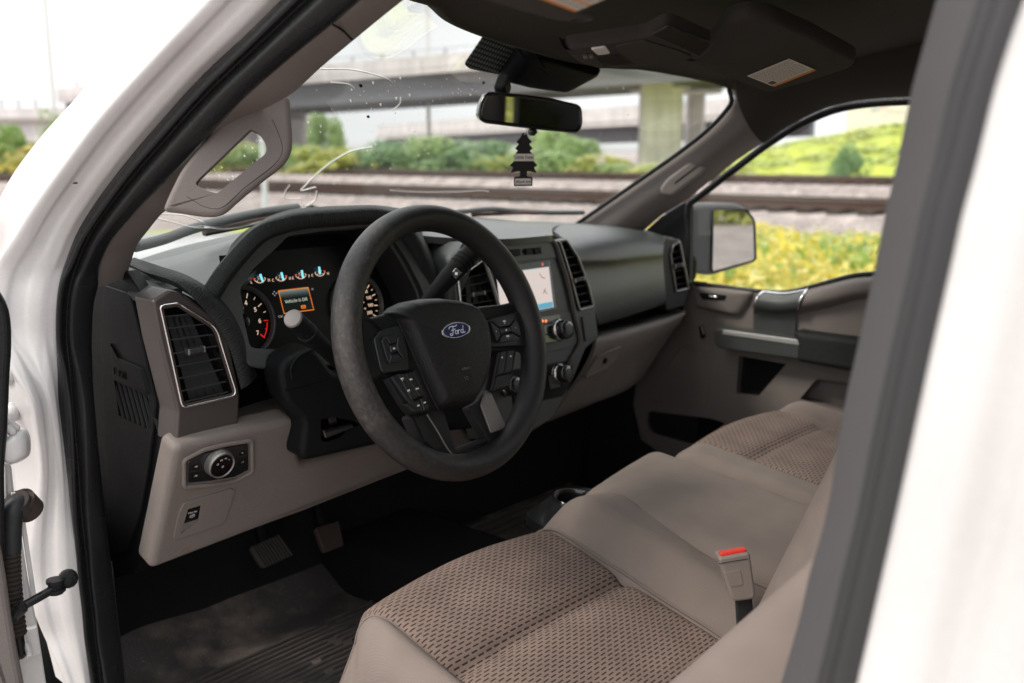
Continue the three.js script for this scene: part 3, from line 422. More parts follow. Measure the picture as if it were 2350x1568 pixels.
// rear of the cab, closed but for its windows
{
  part(cab, 'rear_wall', merge([box(0, 1.0, 1.93, 1.5, .8, .05), box(0, 1.68, 1.93, 1.5, .12, .05), box(-.66, 1.5, 1.93, .2, .4, .05), box(.66, 1.5, 1.93, .2, .4, .05)]), M.trim); part(cab, 'rear_window', box(0, 1.51, 1.93, 1.14, .24, .006), M.tinted); part(cab, 'rear_side_window', box(.79, 1.4, 1.35, .006, .44, 1.1), M.tinted); part(cab, 'rear_bench', merge([box(0, 1.12, 1.75, 1.45, .6, .18, .05), box(0, .86, 1.45, 1.45, .16, .5, .05)]), M.fabric);
  part(cab, 'body_side', merge([box(.80, .9, 1.35, .05, .6, 1.15), box(.76, 1.66, 1.2, .08, .12, 1.5), box(.79, 1.4, .78, .06, .5, .12)]), M.white, 'white passenger rear body side');
  part(cab, 'floor_pan', merge([box(0, .565, .45, 1.56, .05, 3.0), box(0, .84, -1.0, 1.5, .6, .05), box(0, .63, -.55, .28, .14, .9, .04)]), M.carpet, 'black carpeted floor');
  part(cab, 'kick_panel', merge([box(.80, .86, -.66, .02, .62, .74), box(.09, .90, -.64, 1.40, .62, .03), box(.10, 1.13, -.52, 1.38, .03, .25)]), M.carpet, 'black footwell lining');
  part(cab, 'sill', box(-.80, .60, .35, .13, .11, 1.6, .02), M.white);
  const kick = sheet([[X(258, 1290, -.70), X(268, 1400, -.70), X(285, 1520, -.70), X(300, 1640, -.70)], [P3(-.69, .93, -.62), P3(-.69, .85, -.62), P3(-.69, .75, -.62), P3(-.69, .58, -.62)], [P3(-.66, .95, -.98), P3(-.66, .85, -.98), P3(-.66, .7, -.98), P3(-.66, .56, -.98)]], { nu: 10, nv: 10 }); part(cab, 'kick_panel', kick, M.black, 'black kick panel');
  // bonnet and cowl
  const hr = [-.80, -1.1, -1.5, -1.9, -2.15].map((z, j) => [-.80, -.5, -.2, 0, .2, .5, .80].map((x, i) => P3(x, [1.235, 1.25, 1.245, 1.22, 1.17][j] + .02 * (1 - (x / .8) ** 2) + (Math.abs(x) > .4 ? -.012 : 0), z))); part(cab, 'bonnet', sheet(hr, { nu: 30, nv: 20, thick: .02 }), M.white, 'white bonnet beyond the windshield');
  part(cab, 'cowl', sheet([[-.75, 1.27, -.55], [-.75, 1.255, -.84]].map(([x, y, z], j) => [0, .25, .5, .75, 1].map(t => P3(lerp(-.75, .8, t), y, z - .1 * Math.sin(t * Math.PI) * (1 - j)))), { nu: 12, nv: 4, thick: .01 }), M.black);
}
// wipers lying on the glass
for (const [pts, r, lab, rust] of [[[[312, 566], [380, 548], [440, 526], [520, 505], [590, 490], [680, 477]], .0085, 'black wiper arm lying along the lower left of the windshield', [[472, 533], [520, 524], [600, 508], [660, 498]]], [[[1050, 487], [1130, 480], [1180, 484], [1260, 488], [1338, 488]], .006, 'thin wiper arm lying behind the right of the steering wheel', [[1085, 493], [1150, 490], [1200, 488], [1235, 489]]]]) {
  const t = thing('wiper', lab, 'wiper', 'windshield wipers'); const f = (a, back) => a.map(([u, v]) => onGlass(u, v, -back)).filter(Boolean);
  const A = f(pts, .035); if (A.length > 2) part(t, 'wiper_arm', tube(A, r, { seg: 30 }), M.dash); const B = f(rust, .02); if (B.length > 2) part(t, 'wiper_blade', tube(B, r * .8, { seg: 20 }), std(col(.10, .045, .03), .8, { map: rep(tMott, 20) }), 'rusty wiper blade');
}
{ const t = thing('wiper_nozzle', 'small grey plastic block on the cowl above the instrument hood', 'washer nozzle'); const F = new Frame(Z(715, 483, -.86), P3(0, .2, 1)); part(t, 'housing', plate(F, [[676, 497], [681, 477], [708, 469], [726, 471], [754, 490], [752, 497]], { deep: .07, bev: .004, r: .006 }), M.dash); for (const [u, v] of [[698, 475], [716, 473], [733, 480]]) { const q = F.at(u, v); part(t, 'hole', lathe(F.lifted(.001), [[0, 0], [.003, .0005], [.003, 0]], 10).translate(...F.ex.clone().multiplyScalar(q.x).addScaledVector(F.ey, q.y).toArray()), M.pit); } }

// B-pillar close to the camera
{
  const L = [[2190, -140], [2152, 0], [2125, 100], [2095, 212], [2062, 375], [2035, 492], [2013, 610], [1975, 784], [1937, 959], [1902, 1176], [1862, 1316], [1837, 1426], [1795, 1568], [1765, 1680]], Rr = [[2365, -140], [2320, 0], [2285, 100], [2250, 212], [2210, 375], [2178, 492], [2152, 610], [2112, 784], [2074, 959], [2027, 1176], [1995, 1316], [1970, 1426], [1937, 1568], [1910, 1680]];
  const a = L.map(([u, v], i) => X(u, v, -.70 - .01 * i / 13)), b = Rr.map(([u, v], i) => X(u, v, -.80 - .01 * i / 13)), n = P3(-.55, 0, -.83).normalize();
  const row = (s, h) => a.map((p, i) => p.clone().lerp(b[i], s).addScaledVector(n, h));
  const back = a.map(p => p.clone().add(P3(.03, 0, .2)));
  part(cab, 'pillar_trim', sheet([back, row(0, -.02), row(.03, 0), row(.2, .006), row(.45, .006), row(.64, .001), row(.68, -.012)], { nu: 40, nv: 30 }), M.pillar, 'grey centre pillar trim close to the camera');
  part(cab, 'door_seal', sheet([row(.66, -.014), row(.69, -.002), row(.74, .005), row(.80, .003), row(.84, -.003), row(.90, .003), row(.96, .002), row(1, -.008)], { nu: 40, nv: 30 }), std(col(.03, .03, .033), .5), 'dark rubber seal of the centre pillar');
  const Wd = Rr.map(([u, v], i) => [[u + 60, -.815], [u + 130, -.835], [u + 260, -.855], [u + 420, -.875]].map(([q, x]) => X(q, v, x)));
  part(cab, 'pillar_panel', sheet([row(.99, -.014), row(1.0, -.008), Wd.map((w, i) => w[0].clone().addScaledVector(n, .004)), Wd.map(w => w[1].clone().addScaledVector(n, -.006)), Wd.map(w => w[2]), Wd.map(w => w[3]), Wd.map(w => P3(-.93, w[3].y, w[3].z + .12)), Wd.map(w => P3(-.93, w[3].y, w[3].z + .9))], { nu: 40, nv: 40 }), M.white, 'white centre pillar at the right edge');
}

// driver's door, open, only its hinge side in view
{
  const t = thing('driver_door', 'edge of the open driver door at the left border with black seal and hinge', 'door');
  const zz = u => -.36;
  const F = new Frame(P3(-.83, 1.1, -.33), P3(-.35, 0, .94));
  part(t, 'door_seal', plate(F, [[-90, 620], [-10, 655], [8, 680], [19, 705], [24, 745], [24, 800], [20, 850], [18, 905], [15, 980], [8, 1060], [9, 1180], [11, 1300], [8, 1320], [-90, 1320]], { lift: .03, deep: .03, bev: .008, r: .01, plane: 0, seg: 4 }), M.rubber, 'black seal of the open door');
  part(t, 'trim_panel', plate(F, [[-120, 1150], [-2, 1225], [9, 1290], [20, 1370], [34, 1460], [62, 1600], [70, 1680], [-120, 1680]], { lift: .06, deep: .05, bev: .008, r: .01, plane: 0 }), M.trim, 'grey brown trim at the door edge');
  part(t, 'shut_face', plate(F, [[8, 1060], [26, 1070], [34, 1150], [52, 1250], [64, 1330], [84, 1430], [110, 1600], [40, 1620], [10, 1300]], { lift: -.02, deep: .02, bev: .003, r: .004, plane: -.02 }), M.white, 'white door shut face');
  for (const d of [0, 12]) part(t, 'pressed_rib', bar(F.P(...F.at(30 + d, 1130, -.016).toArray(), -.016), F.P(...F.at(62 + d * 1.4, 1380, -.016).toArray(), -.016), .004, .006), M.white);
  { const p = F.pts([[40, 1440], [88, 1425], [96, 1490], [52, 1515]], .0); part(t, 'bracket', plate(F, [[54, 1450], [84, 1440], [95, 1500], [62, 1514]], { lift: -.008, deep: .014, bev: .002, plane: -.008 }), M.white); part(t, 'bracket_pin', rod(F.P(...F.at(60, 1478, 0).toArray(), .0), F.P(...F.at(68, 1500, 0).toArray(), .008), .004), M.white); }
  const H = part(t, 'hinge', pad(F, [[-50, 1000], [0, 1001], [40, 985], [60, 988], [70, 1003], [73, 1030], [70, 1048], [48, 1062], [22, 1069], [6, 1057], [-50, 1057]], { lift: -.012, h: .032, e: .45, crown: .002, r: .004, plane: 0 }), M.white, 'white cast door hinge');
  part(H, 'hinge_knuckle', tube([[-30, 985], [0, 990], [20, 984], [27, 990]].map(([u, v]) => F.P(...F.at(u, v, .01).toArray(), .01)), .006, { seg: 14 }), M.white);
  part(H, 'hinge_lip', tube([[14, 966], [26, 974], [38, 982]].map(([u, v]) => F.P(...F.at(u, v, .0).toArray(), .0)), .0045, { seg: 10 }), M.white);
  // ribbed cable boot
  const w = (u, v, l = 0) => F.P(...F.at(u, v, l).toArray(), l);
  const C = part(t, 'cable_boot', tube([w(66, 1165, -.02), w(48, 1155, -.01), w(32, 1168, 0), w(27, 1200), w(25, 1262)], .0125, { seg: 30, rad: 14 }), std(col(.02, .022, .026), .55), 'rubber cable boot with ribbed bellows');
  part(C, 'collar', rod(w(46, 1150, -.012), w(70, 1172, -.024), .019, .018, 18), std(col(.045, .032, .025), .8));
  part(C, 'collar', rod(w(36, 1150, -.004), w(48, 1164, -.012), .0165, .0175, 18), std(col(.03, .026, .024), .8));
  const bel = []; for (let i = 0; i < 19; i++) { const s = i / 18, p = w(25 + 14 * s * s, 1262 + 190 * s, .0), q = w(25 + 14 * s * s, 1262 + 190 * s + 6, .0); const k = new THREE.TorusGeometry(.0085, .0038, 8, 20); k.rotateX(Math.PI / 2); k.translate(...p.toArray()); const m = part(C, 'bellows_rib', k, std(col(.028, .022, .019), .8)); }
  part(C, 'bellows_core', tube([w(25, 1262), w(30, 1360), w(40, 1460), w(46, 1500)], .0082, { seg: 14 }), M.rubber);
  // check strap
  const S = part(t, 'check_strap', tube([w(28, 1402, .02), w(62, 1386, .018), w(98, 1366, .012), w(118, 1354, .008)], .006, { seg: 20 }), M.rubber, 'black door check strap bolted to the white pillar');
  part(S, 'strap_end', tube([w(30, 1412, .02), w(48, 1395, .02)], .009, { seg: 6 }), M.rubber);
  part(S, 'clevis', merge([rod(w(126, 1330, .004), w(128, 1362, .004), .0095, .0095, 16), rod(w(126, 1330, .004), w(126.5, 1337, .004), .0115, .0115, 16), rod(w(127.5, 1350, .004), w(128, 1357, .004), .0125, .0125, 16)]), M.rubber);
  part(S, 'bracket', bar(w(130, 1342, .002), w(156, 1330, -.004), .014, .014), M.rubber);
  const FB = new Frame(w(156, 1331, 0), P3(-.4, 0, .92)); part(S, 'bolt', lathe(FB, [[0, .010], [.005, .010], [.0055, .006], [.0095, .006], [.0105, .003], [.0125, 0], [.0125, -.008]], 12), M.rubber);
}

// ═════════════ DASHBOARD ═════════════
const db = thing('dashboard', 'dark grey and taupe truck dashboard running behind the steering wheel', 'dashboard');
part(db, 'dash_core', box(.04, 1.14, -.50, 1.26, .28, .26), M.pit);
// --- end cap beside the door
const FE = new Frame(P3(-.65, 1.1, -.4), P3(-1, 0, 0));
part(db, 'end_cap', plate(FE, [[196, 650], [289, 622], [322, 672], [345, 784], [381, 934], [379, 1010], [356, 1176], [319, 1296], [302, 1318], [238, 1335], [220, 1176], [190, 784]], { lift: 0, deep: .02, bev: .002 }), M.black, 'black end of the dashboard');
part(db, 'end_panel', plate(FE, [[238, 654], [290, 671], [300, 684], [325, 784], [357, 928], [354, 965], [340, 1080], [322, 1180], [291, 1266], [256, 1274], [246, 1176], [230, 784]], { lift: .004, deep: .008, bev: .0022, r: .006, holes: [{ px: [[259, 868], [343, 908], [343, 990], [271, 957]], r: .004 }] }), M.black, 'black side panel with a small grille');
{
  const g = part(db, 'side_grille', plate(FE, [[254, 862], [348, 902], [348, 996], [264, 960]], { lift: -.012, deep: .004, bev: 0 }), M.pit, 'slanted side grille');
  for (let i = 0; i < 8; i++) { const t = i / 7.0, a = [263 + t * 82, 870 + t * 38], b = [a[0] + 23, Math.min(a[1] + 88, 990)]; const q = FE.at(...a), w = FE.at(...b); part(g, 'fin', bar(FE.P(q.x, q.y, -.001), FE.P(w.x, w.y, -.001), .001, .010, P3(-1, 0, 0)), M.vane); }
  const bd = part(db, 'badge_block', pad(FE, [[254, 815], [327, 846], [342, 907], [258, 870]], { lift: .003, h: .004, e: .12, crown: .0003, r: .002, plane: .006 }), M.black, 'embossed badge block');
  // raised characters, no ink
  const ch = { F: [[0, 0, 0, 6], [0, 6, 3.4, 6], [0, 3.2, 2.6, 3.2]], '-': [[0, 3, 2, 3]], 1: [[0, 0, 0, 6]], 5: [[0, 0, 3, 0], [3, 0, 3, 3.2], [0, 3.2, 3, 3.2], [0, 3.2, 0, 6], [0, 6, 3, 6]], 0: [[0, 0, 3, 0], [3, 0, 3, 6], [0, 6, 3, 6], [0, 0, 0, 6]] };
  const o = FE.at(262, 846, .007), dir = FE.at(320, 872, .007).sub(o).normalize(), up = new V2(-dir.y * .2 + .02, 1).normalize(); let cx = 0; const L = [];
  for (const k of ['F', '-', '1', '5', '0']) { for (const [x0, y0, x1, y1] of ch[k]) { const f = (x, y) => { const p = o.clone().addScaledVector(dir, (cx + x) * .0018).addScaledVector(up, (y - 5) * .0017); return FE.P(p.x, p.y, .0076); }; L.push(bar(f(x0, y0), f(x1, y1).add(P3(0, 1e-5, 0)), .0014, .0016, P3(-1, 0, 0))); } cx += { F: 5.2, '-': 3, 1: 2, 5: 5 }[k] ?? 4.6; }
  part(bd, 'raised_lettering', merge(L), M.black);
}
// --- left air vent pod
const FV = new Frame(P3(-.60, 1.2, -.255), P3(-.06, .0, 1));
const ventHole = [[366, 702], [410, 696], [426, 707], [488, 747], [498, 763], [540, 899], [535, 909], [423, 935], [416, 929]];
function airVent(F, outline, { slats, knob, fins = 5, chrome = M.chrome, frameR = .0018, r = .004, deep = .03, label }) {
  const v = part(db, 'air_vent', plate(F, outline, { lift: -deep, deep: .004, bev: 0, r, plane: 0 }), M.pit, label);
  const c = F.pts(outline), path = rounded(c, r).getSpacedPoints(90).slice(0, 90).map(p => F.P(p.x, p.y, .0015)); part(v, 'chrome_ring', tube(path, frameR, { seg: 120, rad: 6, closed: true }), chrome);
  const wall = sheet([path.map(p => p.clone()), path.map(p => p.clone().addScaledVector(F.ez, -deep))].map(q => [...q, q[0]]), { nu: 90, nv: 1, linU: true, linV: true }); part(v, 'duct', wall, M.pit);
  for (const [a, b] of slats) { const p = F.at(...a), q = F.at(...b); part(v, 'slat', bar(F.P(p.x, p.y, -.005), F.P(q.x, q.y, -.005), .0018, .006, F.ez.clone().applyAxisAngle(F.ex, -.12)), M.vane); }
  if (fins) { const s0 = slats[0], s1 = slats[slats.length - 1]; for (let i = 1; i < fins; i++) { const k = i / fins, u0 = lerp(s0[0][0], s0[1][0], k), v0 = lerp(s0[0][1], s0[1][1], k), u1 = lerp(s1[0][0], s1[1][0], k), v1 = lerp(s1[0][1], s1[1][1], k), p = F.at(u0, v0, -.018), q = F.at(u1, v1, -.018); part(v, 'rear_vane', bar(F.P(p.x, p.y, -.018), F.P(q.x, q.y, -.018), .0012, .012, F.ex), M.vane); } }
  if (knob) { const [a, b, w] = knob, p = F.at(...a), q = F.at(...b); part(v, 'thumb_knob', bar(F.P(p.x, p.y, .003), F.P(q.x, q.y, .003), w, w * 1.5, F.ez), M.vane); for (const e of [p, q]) part(v, 'knob_cap', box(0, 0, 0, .003, w * 1.05, w * 1.4, .001).applyMatrix4(F.m()).translate(...F.P(e.x, e.y, .003).sub(F.o).toArray()), M.satin); }
  return v;
}
part(db, 'vent_pod', plate(FV, [[350, 690], [392, 664], [412, 670], [500, 732], [526, 784], [551, 904], [548, 982], [402, 1020], [407, 944], [367, 784]], { lift: 0, deep: .055, bev: .0045, r: .004, seg: 5, holes: [{ px: ventHole, r: .004 }] }), M.pod, 'warm grey metallic pod round the driver side vent');
airVent(FV, ventHole, { label: 'driver side air vent', slats: [[[379, 728], [437, 722]], [[383, 756], [472, 745]], [[390, 782], [490, 769]], [[396, 814], [501, 795]], [[404, 843], [509, 823]], [[410, 871], [514, 849]], [[416, 900], [521, 877]], [[424, 925], [526, 901]]], knob: [[428, 807], [463, 800], .008] });
// --- upper left wing, corner and the padded strip beside the pod
part(db, 'dash_corner', sheet([[Z(226, 655, -.50), Z(262, 632, -.49), Z(300, 604, -.48)], [Z(290, 672, -.375), Z(318, 652, -.385), Z(345, 630, -.39)], [Z(350, 691, -.268), Z(390, 666, -.27), Z(418, 660, -.278)]], { nu: 12, nv: 10, thick: .01, flip: true }), M.dash);
part(db, 'dash_wing', sheet([[Z(270, 612, -.62), Z(400, 570, -.66), Z(527, 540, -.66), Z(620, 515, -.62)], [Z(297, 614, -.44), Z(395, 610, -.43), Z(500, 590, -.42), Z(640, 560, -.44)], [Z(350, 640, -.36), Z(420, 655, -.315), Z(485, 676, -.295), Z(560, 650, -.31)], [Z(392, 660, -.30), Z(440, 684, -.285), Z(490, 716, -.28), Z(560, 720, -.29)]], { nu: 24, nv: 20, thick: .012, flip: true }), M.dash, 'smooth grey top of the dashboard left of the instruments');
part(db, 'padded_strip', sheet([[Z(298, 616, -.46), Z(350, 638, -.37), Z(412, 664, -.27), Z(478, 712, -.262), Z(526, 786, -.26), Z(552, 890, -.262)], [Z(303, 612, -.46), Z(357, 632, -.368), Z(421, 658, -.27), Z(488, 708, -.259), Z(535, 782, -.257), Z(560, 878, -.26)], [Z(310, 609, -.465), Z(364, 628, -.375), Z(430, 654, -.282), Z(498, 704, -.272), Z(545, 778, -.268), Z(572, 866, -.272)]], { nu: 40, nv: 10, thick: .012, flip: true }), M.soft, 'grained padded strip curving past the vent');
// --- instrument cluster: bezel, hood, recess
const FC = new Frame(P3(-.42, 1.28, -.262), P3(-.02, .20, .98)), FG = new Frame(P3(-.36, 1.25, -.335), P3(0, .2, .98));
const bezO = [[480, 674], [518, 618], [590, 541], [652, 515], [700, 506], [780, 500], [860, 496], [912, 512], [950, 562], [986, 640], [1008, 705], [985, 770], [900, 836], [700, 846], [600, 845], [566, 838], [545, 806], [515, 740]], bezI = [[540, 664], [577, 608], [625, 566], [660, 531], [760, 518], [855, 512], [898, 530], [938, 590], [974, 660], [984, 700], [960, 752], [880, 800], [700, 812], [586, 809], [567, 803], [546, 712]];
part(db, 'cluster_bezel', plate(FC, bezO, { lift: 0, deep: .02, bev: .0055, r: .014, seg: 5, holes: [{ px: bezI, r: .012 }] }), M.dash, 'grey bezel framing the instruments');
{
  const o = rounded(FC.pts(bezI), .012).getSpacedPoints(80).slice(0, 80).map(p => FC.P(p.x, p.y, -.008)), b = o.map(p => { const q = p.clone().sub(FC.P(0, 0, 0)); return FC.P(q.dot(FC.ex) * .97, q.dot(FC.ey) * .97 - .002, -.085); });
  part(db, 'cluster_shroud', sheet([[...o, o[0]], [...b, b[0]]], { nu: 90, nv: 3, linU: true, linV: true }), std(col(.012, .012, .013), .55), 'black shroud round the instruments');
  const hoodPx = [[480, 676], [518, 618], [590, 540], [652, 514], [700, 505], [780, 499], [860, 495], [912, 511], [950, 561], [988, 641], [1008, 705]];
  const hood = sheet([hoodPx.map(([u, v]) => { const p = FC.at(u + (700 - u) * .05, v + 9, -.012); return FC.P(p.x, p.y, -.012); }), [[480, 676], [518, 618], [590, 540], [652, 514], [700, 505], [780, 499], [860, 495], [912, 511], [950, 561], [988, 641], [1008, 705]].map(([u, v]) => Z(u, v, -.262)), [[486, 660], [524, 606], [596, 532], [654, 506], [704, 496], [784, 490], [864, 488], [918, 505], [956, 552], [994, 632], [1012, 700]].map(([u, v]) => Z(u, v, -.28)), [[505, 640], [540, 590], [606, 522], [660, 498], [712, 490], [790, 486], [872, 485], [930, 500], [966, 540], [1004, 615], [1018, 690]].map(([u, v]) => Z(u, v, -.36)), [[500, 640], [550, 560], [610, 517], [670, 496], [720, 490], [800, 487], [880, 487], [950, 496], [1000, 515], [1030, 560], [1040, 660]].map(([u, v], i) => Z(u, v, -.50))], { nu: 50, nv: 16, thick: .01, flip: true });
  part(db, 'cluster_hood', hood, M.soft, 'padded hood over the instruments');
}
{
  const cl = part(db, 'instrument_panel', plate(FG, [[545, 640], [600, 575], [665, 530], [860, 505], [940, 560], [1000, 720], [940, 840], [600, 850], [530, 800]], { lift: 0, deep: .01, bev: 0, plane: 0 }), phy(col(.003, .003, .0035), .6, { specularIntensity: .3 }), 'black instrument panel with lit gauges');
  const c4 = (u, v) => FG.at(u, v), O = c4(520, 560), Q = c4(960, 850), x0 = c4(520, 700).x, x1 = c4(905, 640).x, y0 = c4(640, 830).y, y1 = c4(640, 575).y;
  const tachC = c4(556, 739), tachR = .050, spC = new V2(c4(818, 705).x, tachC.y), disp = [c4(638, 668), c4(706, 660), c4(719, 711), c4(651, 720)];
  const mm = p => [(p.x - x0) * 1000, (y1 - p.y) * 1000];
  const [pg, pm] = printed(FG, x0, y0, x1, y1, .001, 4, (c, W, H) => {
    c.fillStyle = '#010101'; c.fillRect(0, 0, W, H); c.textAlign = 'center'; c.textBaseline = 'middle';
    const warm = '#ffd9b8';
    { const [cx, cy] = mm(tachC), R = tachR * 1000; for (let n = 0; n <= 14; n++) { const a = rad(-214 + n * 18.2), l = n % 2 ? .1 : .16; c.strokeStyle = n >= 12 ? '#ff2a22' : warm; c.lineWidth = n % 2 ? 1 : 1.4; c.beginPath(); c.moveTo(cx + Math.cos(a) * R * .9, cy + Math.sin(a) * R * .9); c.lineTo(cx + Math.cos(a) * R * (.9 - l), cy + Math.sin(a) * R * (.9 - l)); c.stroke(); if (n % 2 === 0) { c.fillStyle = warm; c.font = 'bold 9.2px sans-serif'; c.fillText(String(n / 2), cx + Math.cos(a) * R * .60, cy + Math.sin(a) * R * .60); } }
      c.strokeStyle = '#ff2a22'; c.lineWidth = 1.5; c.beginPath(); c.arc(cx, cy, R * .86, rad(8), rad(40)); c.stroke(); c.beginPath(); c.moveTo(cx + Math.cos(rad(40)) * R * .86, cy + Math.sin(rad(40)) * R * .86); c.lineTo(cx + Math.cos(rad(40)) * R * .7, cy + Math.sin(rad(40)) * R * .7); c.stroke();
      c.fillStyle = warm; c.font = 'bold 5.6px sans-serif'; c.fillText('x1000', cx - 2, cy - R * .40); c.fillStyle = '#19d54a'; c.font = 'bold 5px sans-serif'; c.fillText('\u2261D', cx + 1, cy + R * .58); c.fillText('C', cx - 4.5, cy + R * .58); }
    { const [cx, cy] = mm(spC), R = tachR * 1000; for (let n = 0; n <= 20; n++) { const a = rad(-214 + n * 12.3), l = n % 2 ? .09 : .16; c.strokeStyle = warm; c.lineWidth = n % 2 ? 1.2 : 1.6; c.beginPath(); c.moveTo(cx + Math.cos(a) * R * .92, cy + Math.sin(a) * R * .92); c.lineTo(cx + Math.cos(a) * R * (.92 - l), cy + Math.sin(a) * R * (.92 - l)); c.stroke(); if (n % 2 === 0) { c.fillStyle = warm; c.font = 'bold 7.4px sans-serif'; c.fillText(String(n * 10), cx + Math.cos(a) * R * .60, cy + Math.sin(a) * R * .60); } } c.font = 'bold 4px sans-serif'; c.fillText('80', cx + R * .30, cy - 3); c.fillText('90', cx + R * .34, cy + 8); }
    [[595, 639, 'L', 'H', 1], [644, 635, 'C', 'H', 2], [689, 630, 'E', 'F', 1], [733, 624, 'C', 'H', 2]].forEach(([u, v, a, b, red]) => { const [cx, cy] = mm(c4(u, v)); c.strokeStyle = '#ffd0b0'; c.lineWidth = 1.3; c.beginPath(); c.arc(cx, cy - 5, 12, rad(30), rad(150)); c.stroke(); for (const k of [30, 60, 120, 150]) { c.beginPath(); c.moveTo(cx + Math.cos(rad(k)) * 12, cy - 5 + Math.sin(rad(k)) * 12); c.lineTo(cx + Math.cos(rad(k)) * 9, cy - 5 + Math.sin(rad(k)) * 9); c.stroke(); } c.fillStyle = '#ff3b28'; c.beginPath(); c.arc(cx + (red === 1 ? -10 : 10), cy + .2, 1.6, 0, 7); c.fill(); c.fillStyle = '#ffd9b8'; c.font = 'bold 6.4px sans-serif'; c.fillText(a, cx - 16, cy + 4); c.fillText(b, cx + 16, cy + 4); c.strokeStyle = '#ffc9a5'; c.lineWidth = .8; c.strokeRect(cx - 3, cy - 2.5, 6, 3.5); });
    const D = disp.map(mm); c.fillStyle = '#0c1412'; c.beginPath(); D.forEach(([x, y], i) => i ? c.lineTo(x, y) : c.moveTo(x, y)); c.closePath(); c.fill(); const gr = c.createLinearGradient(0, D[0][1], 0, D[0][1] + 14); gr.addColorStop(0, '#8b9a94'); gr.addColorStop(1, '#0c1412'); c.fillStyle = gr; c.fill(); c.strokeStyle = '#ff8a2b'; c.lineWidth = 1.5; c.stroke();
    const mid = D.reduce((s, p) => [s[0] + p[0] / 4, s[1] + p[1] / 4], [0, 0]); c.fillStyle = '#e9f3dc'; c.font = '7.4px sans-serif'; c.fillText('Vehicle is ON', mid[0], mid[1]); c.fillStyle = '#ff8a2b'; c.fillRect(mid[0] + 7, mid[1] + 9, 9, 5.4); c.fillStyle = '#2a1a0a'; c.font = 'bold 4.2px sans-serif'; c.fillText('OK', mid[0] + 11.5, mid[1] + 11.9);
    c.fillStyle = '#cfd6d2'; c.font = '4.6px sans-serif'; { const [x, y] = mm(c4(643, 727)); c.fillText('1282', x, y); } { const [x, y] = mm(c4(629, 674)); c.beginPath(); for (let k = 0; k < 4; k++) c.fillRect(x - .8 + 3 * Math.cos(k * 1.5708), y - .8 + 3 * Math.sin(k * 1.5708), 1.6, 1.6); c.fillText('T', x + 6, y); } { const [x, y] = mm(c4(716, 664)); c.fillText('SE', x, y); }
  }, { emit: .46, rough: .3 });
  part(cl, 'gauge_print', pg, pm, 'lit gauge markings and message display');
  const ringM = std(col(.10, .10, .105), .35, { metalness: .5 });
  for (const [c, R] of [[tachC, tachR], [spC, tachR]]) { const F = new Frame(FG.P(c.x, c.y, 0), FG.ez, FG.ey); part(cl, 'gauge_ring', lathe(F, [[R * .97, .002], [R * .99, .009], [R * 1.04, .011], [R * 1.09, .008], [R * 1.10, 0]], 60), ringM); part(cl, 'gauge_hub', lathe(F, [[0, .006], [.009, .006], [.011, .004], [.0115, 0]], 24), M.gloss); }
  const nd = std(0x020808, .4, { emissive: new THREE.Color(.25, .85, 1), emissiveIntensity: .6 });
  [[597, 641, -.22], [644, 637, -.12], [689, 632, 0], [728, 624, .05]].forEach(([u, v, a]) => { const p = c4(u, v); part(cl, 'needle', bar(FG.P(p.x, p.y - .005, .006), FG.P(p.x + Math.sin(a) * .013, p.y + .0075, .006), .0036, .0016, FG.ez), nd, 'glowing blue gauge needle'); });
}
// --- knee panel under the column
const FK = new Frame(Z(500, 1150, -.27), P3(-.03, -.30, .95));
part(db, 'knee_panel', plate(FK, [[404, 1028], [470, 1008], [550, 988], [620, 976], [672, 962], [690, 972], [693, 1000], [688, 1048], [696, 1064], [870, 1021], [960, 998], [1060, 975], [1090, 1020], [1020, 1050], [947, 1078], [700, 1177], [590, 1217], [344, 1312]], { lift: 0, deep: .045, bev: .011, r: .012, seg: 5 }), M.taupe, 'taupe knee panel under the steering column');
part(db, 'knee_ledge', sheet([[Z(377, 1008, -.30), Z(450, 965, -.33), Z(545, 938, -.345), Z(640, 912, -.35), Z(664, 930, -.33)], [Z(384, 1012, -.285), Z(465, 990, -.295), Z(552, 962, -.305), Z(645, 938, -.305), Z(684, 950, -.30)], [Z(398, 1030, -.258), Z(475, 1012, -.256), Z(552, 992, -.255), Z(640, 975, -.255), Z(690, 968, -.257)]], { nu: 30, nv: 14, thick: .008, flip: true }), M.taupe, 'sloping taupe ledge above the knee panel');
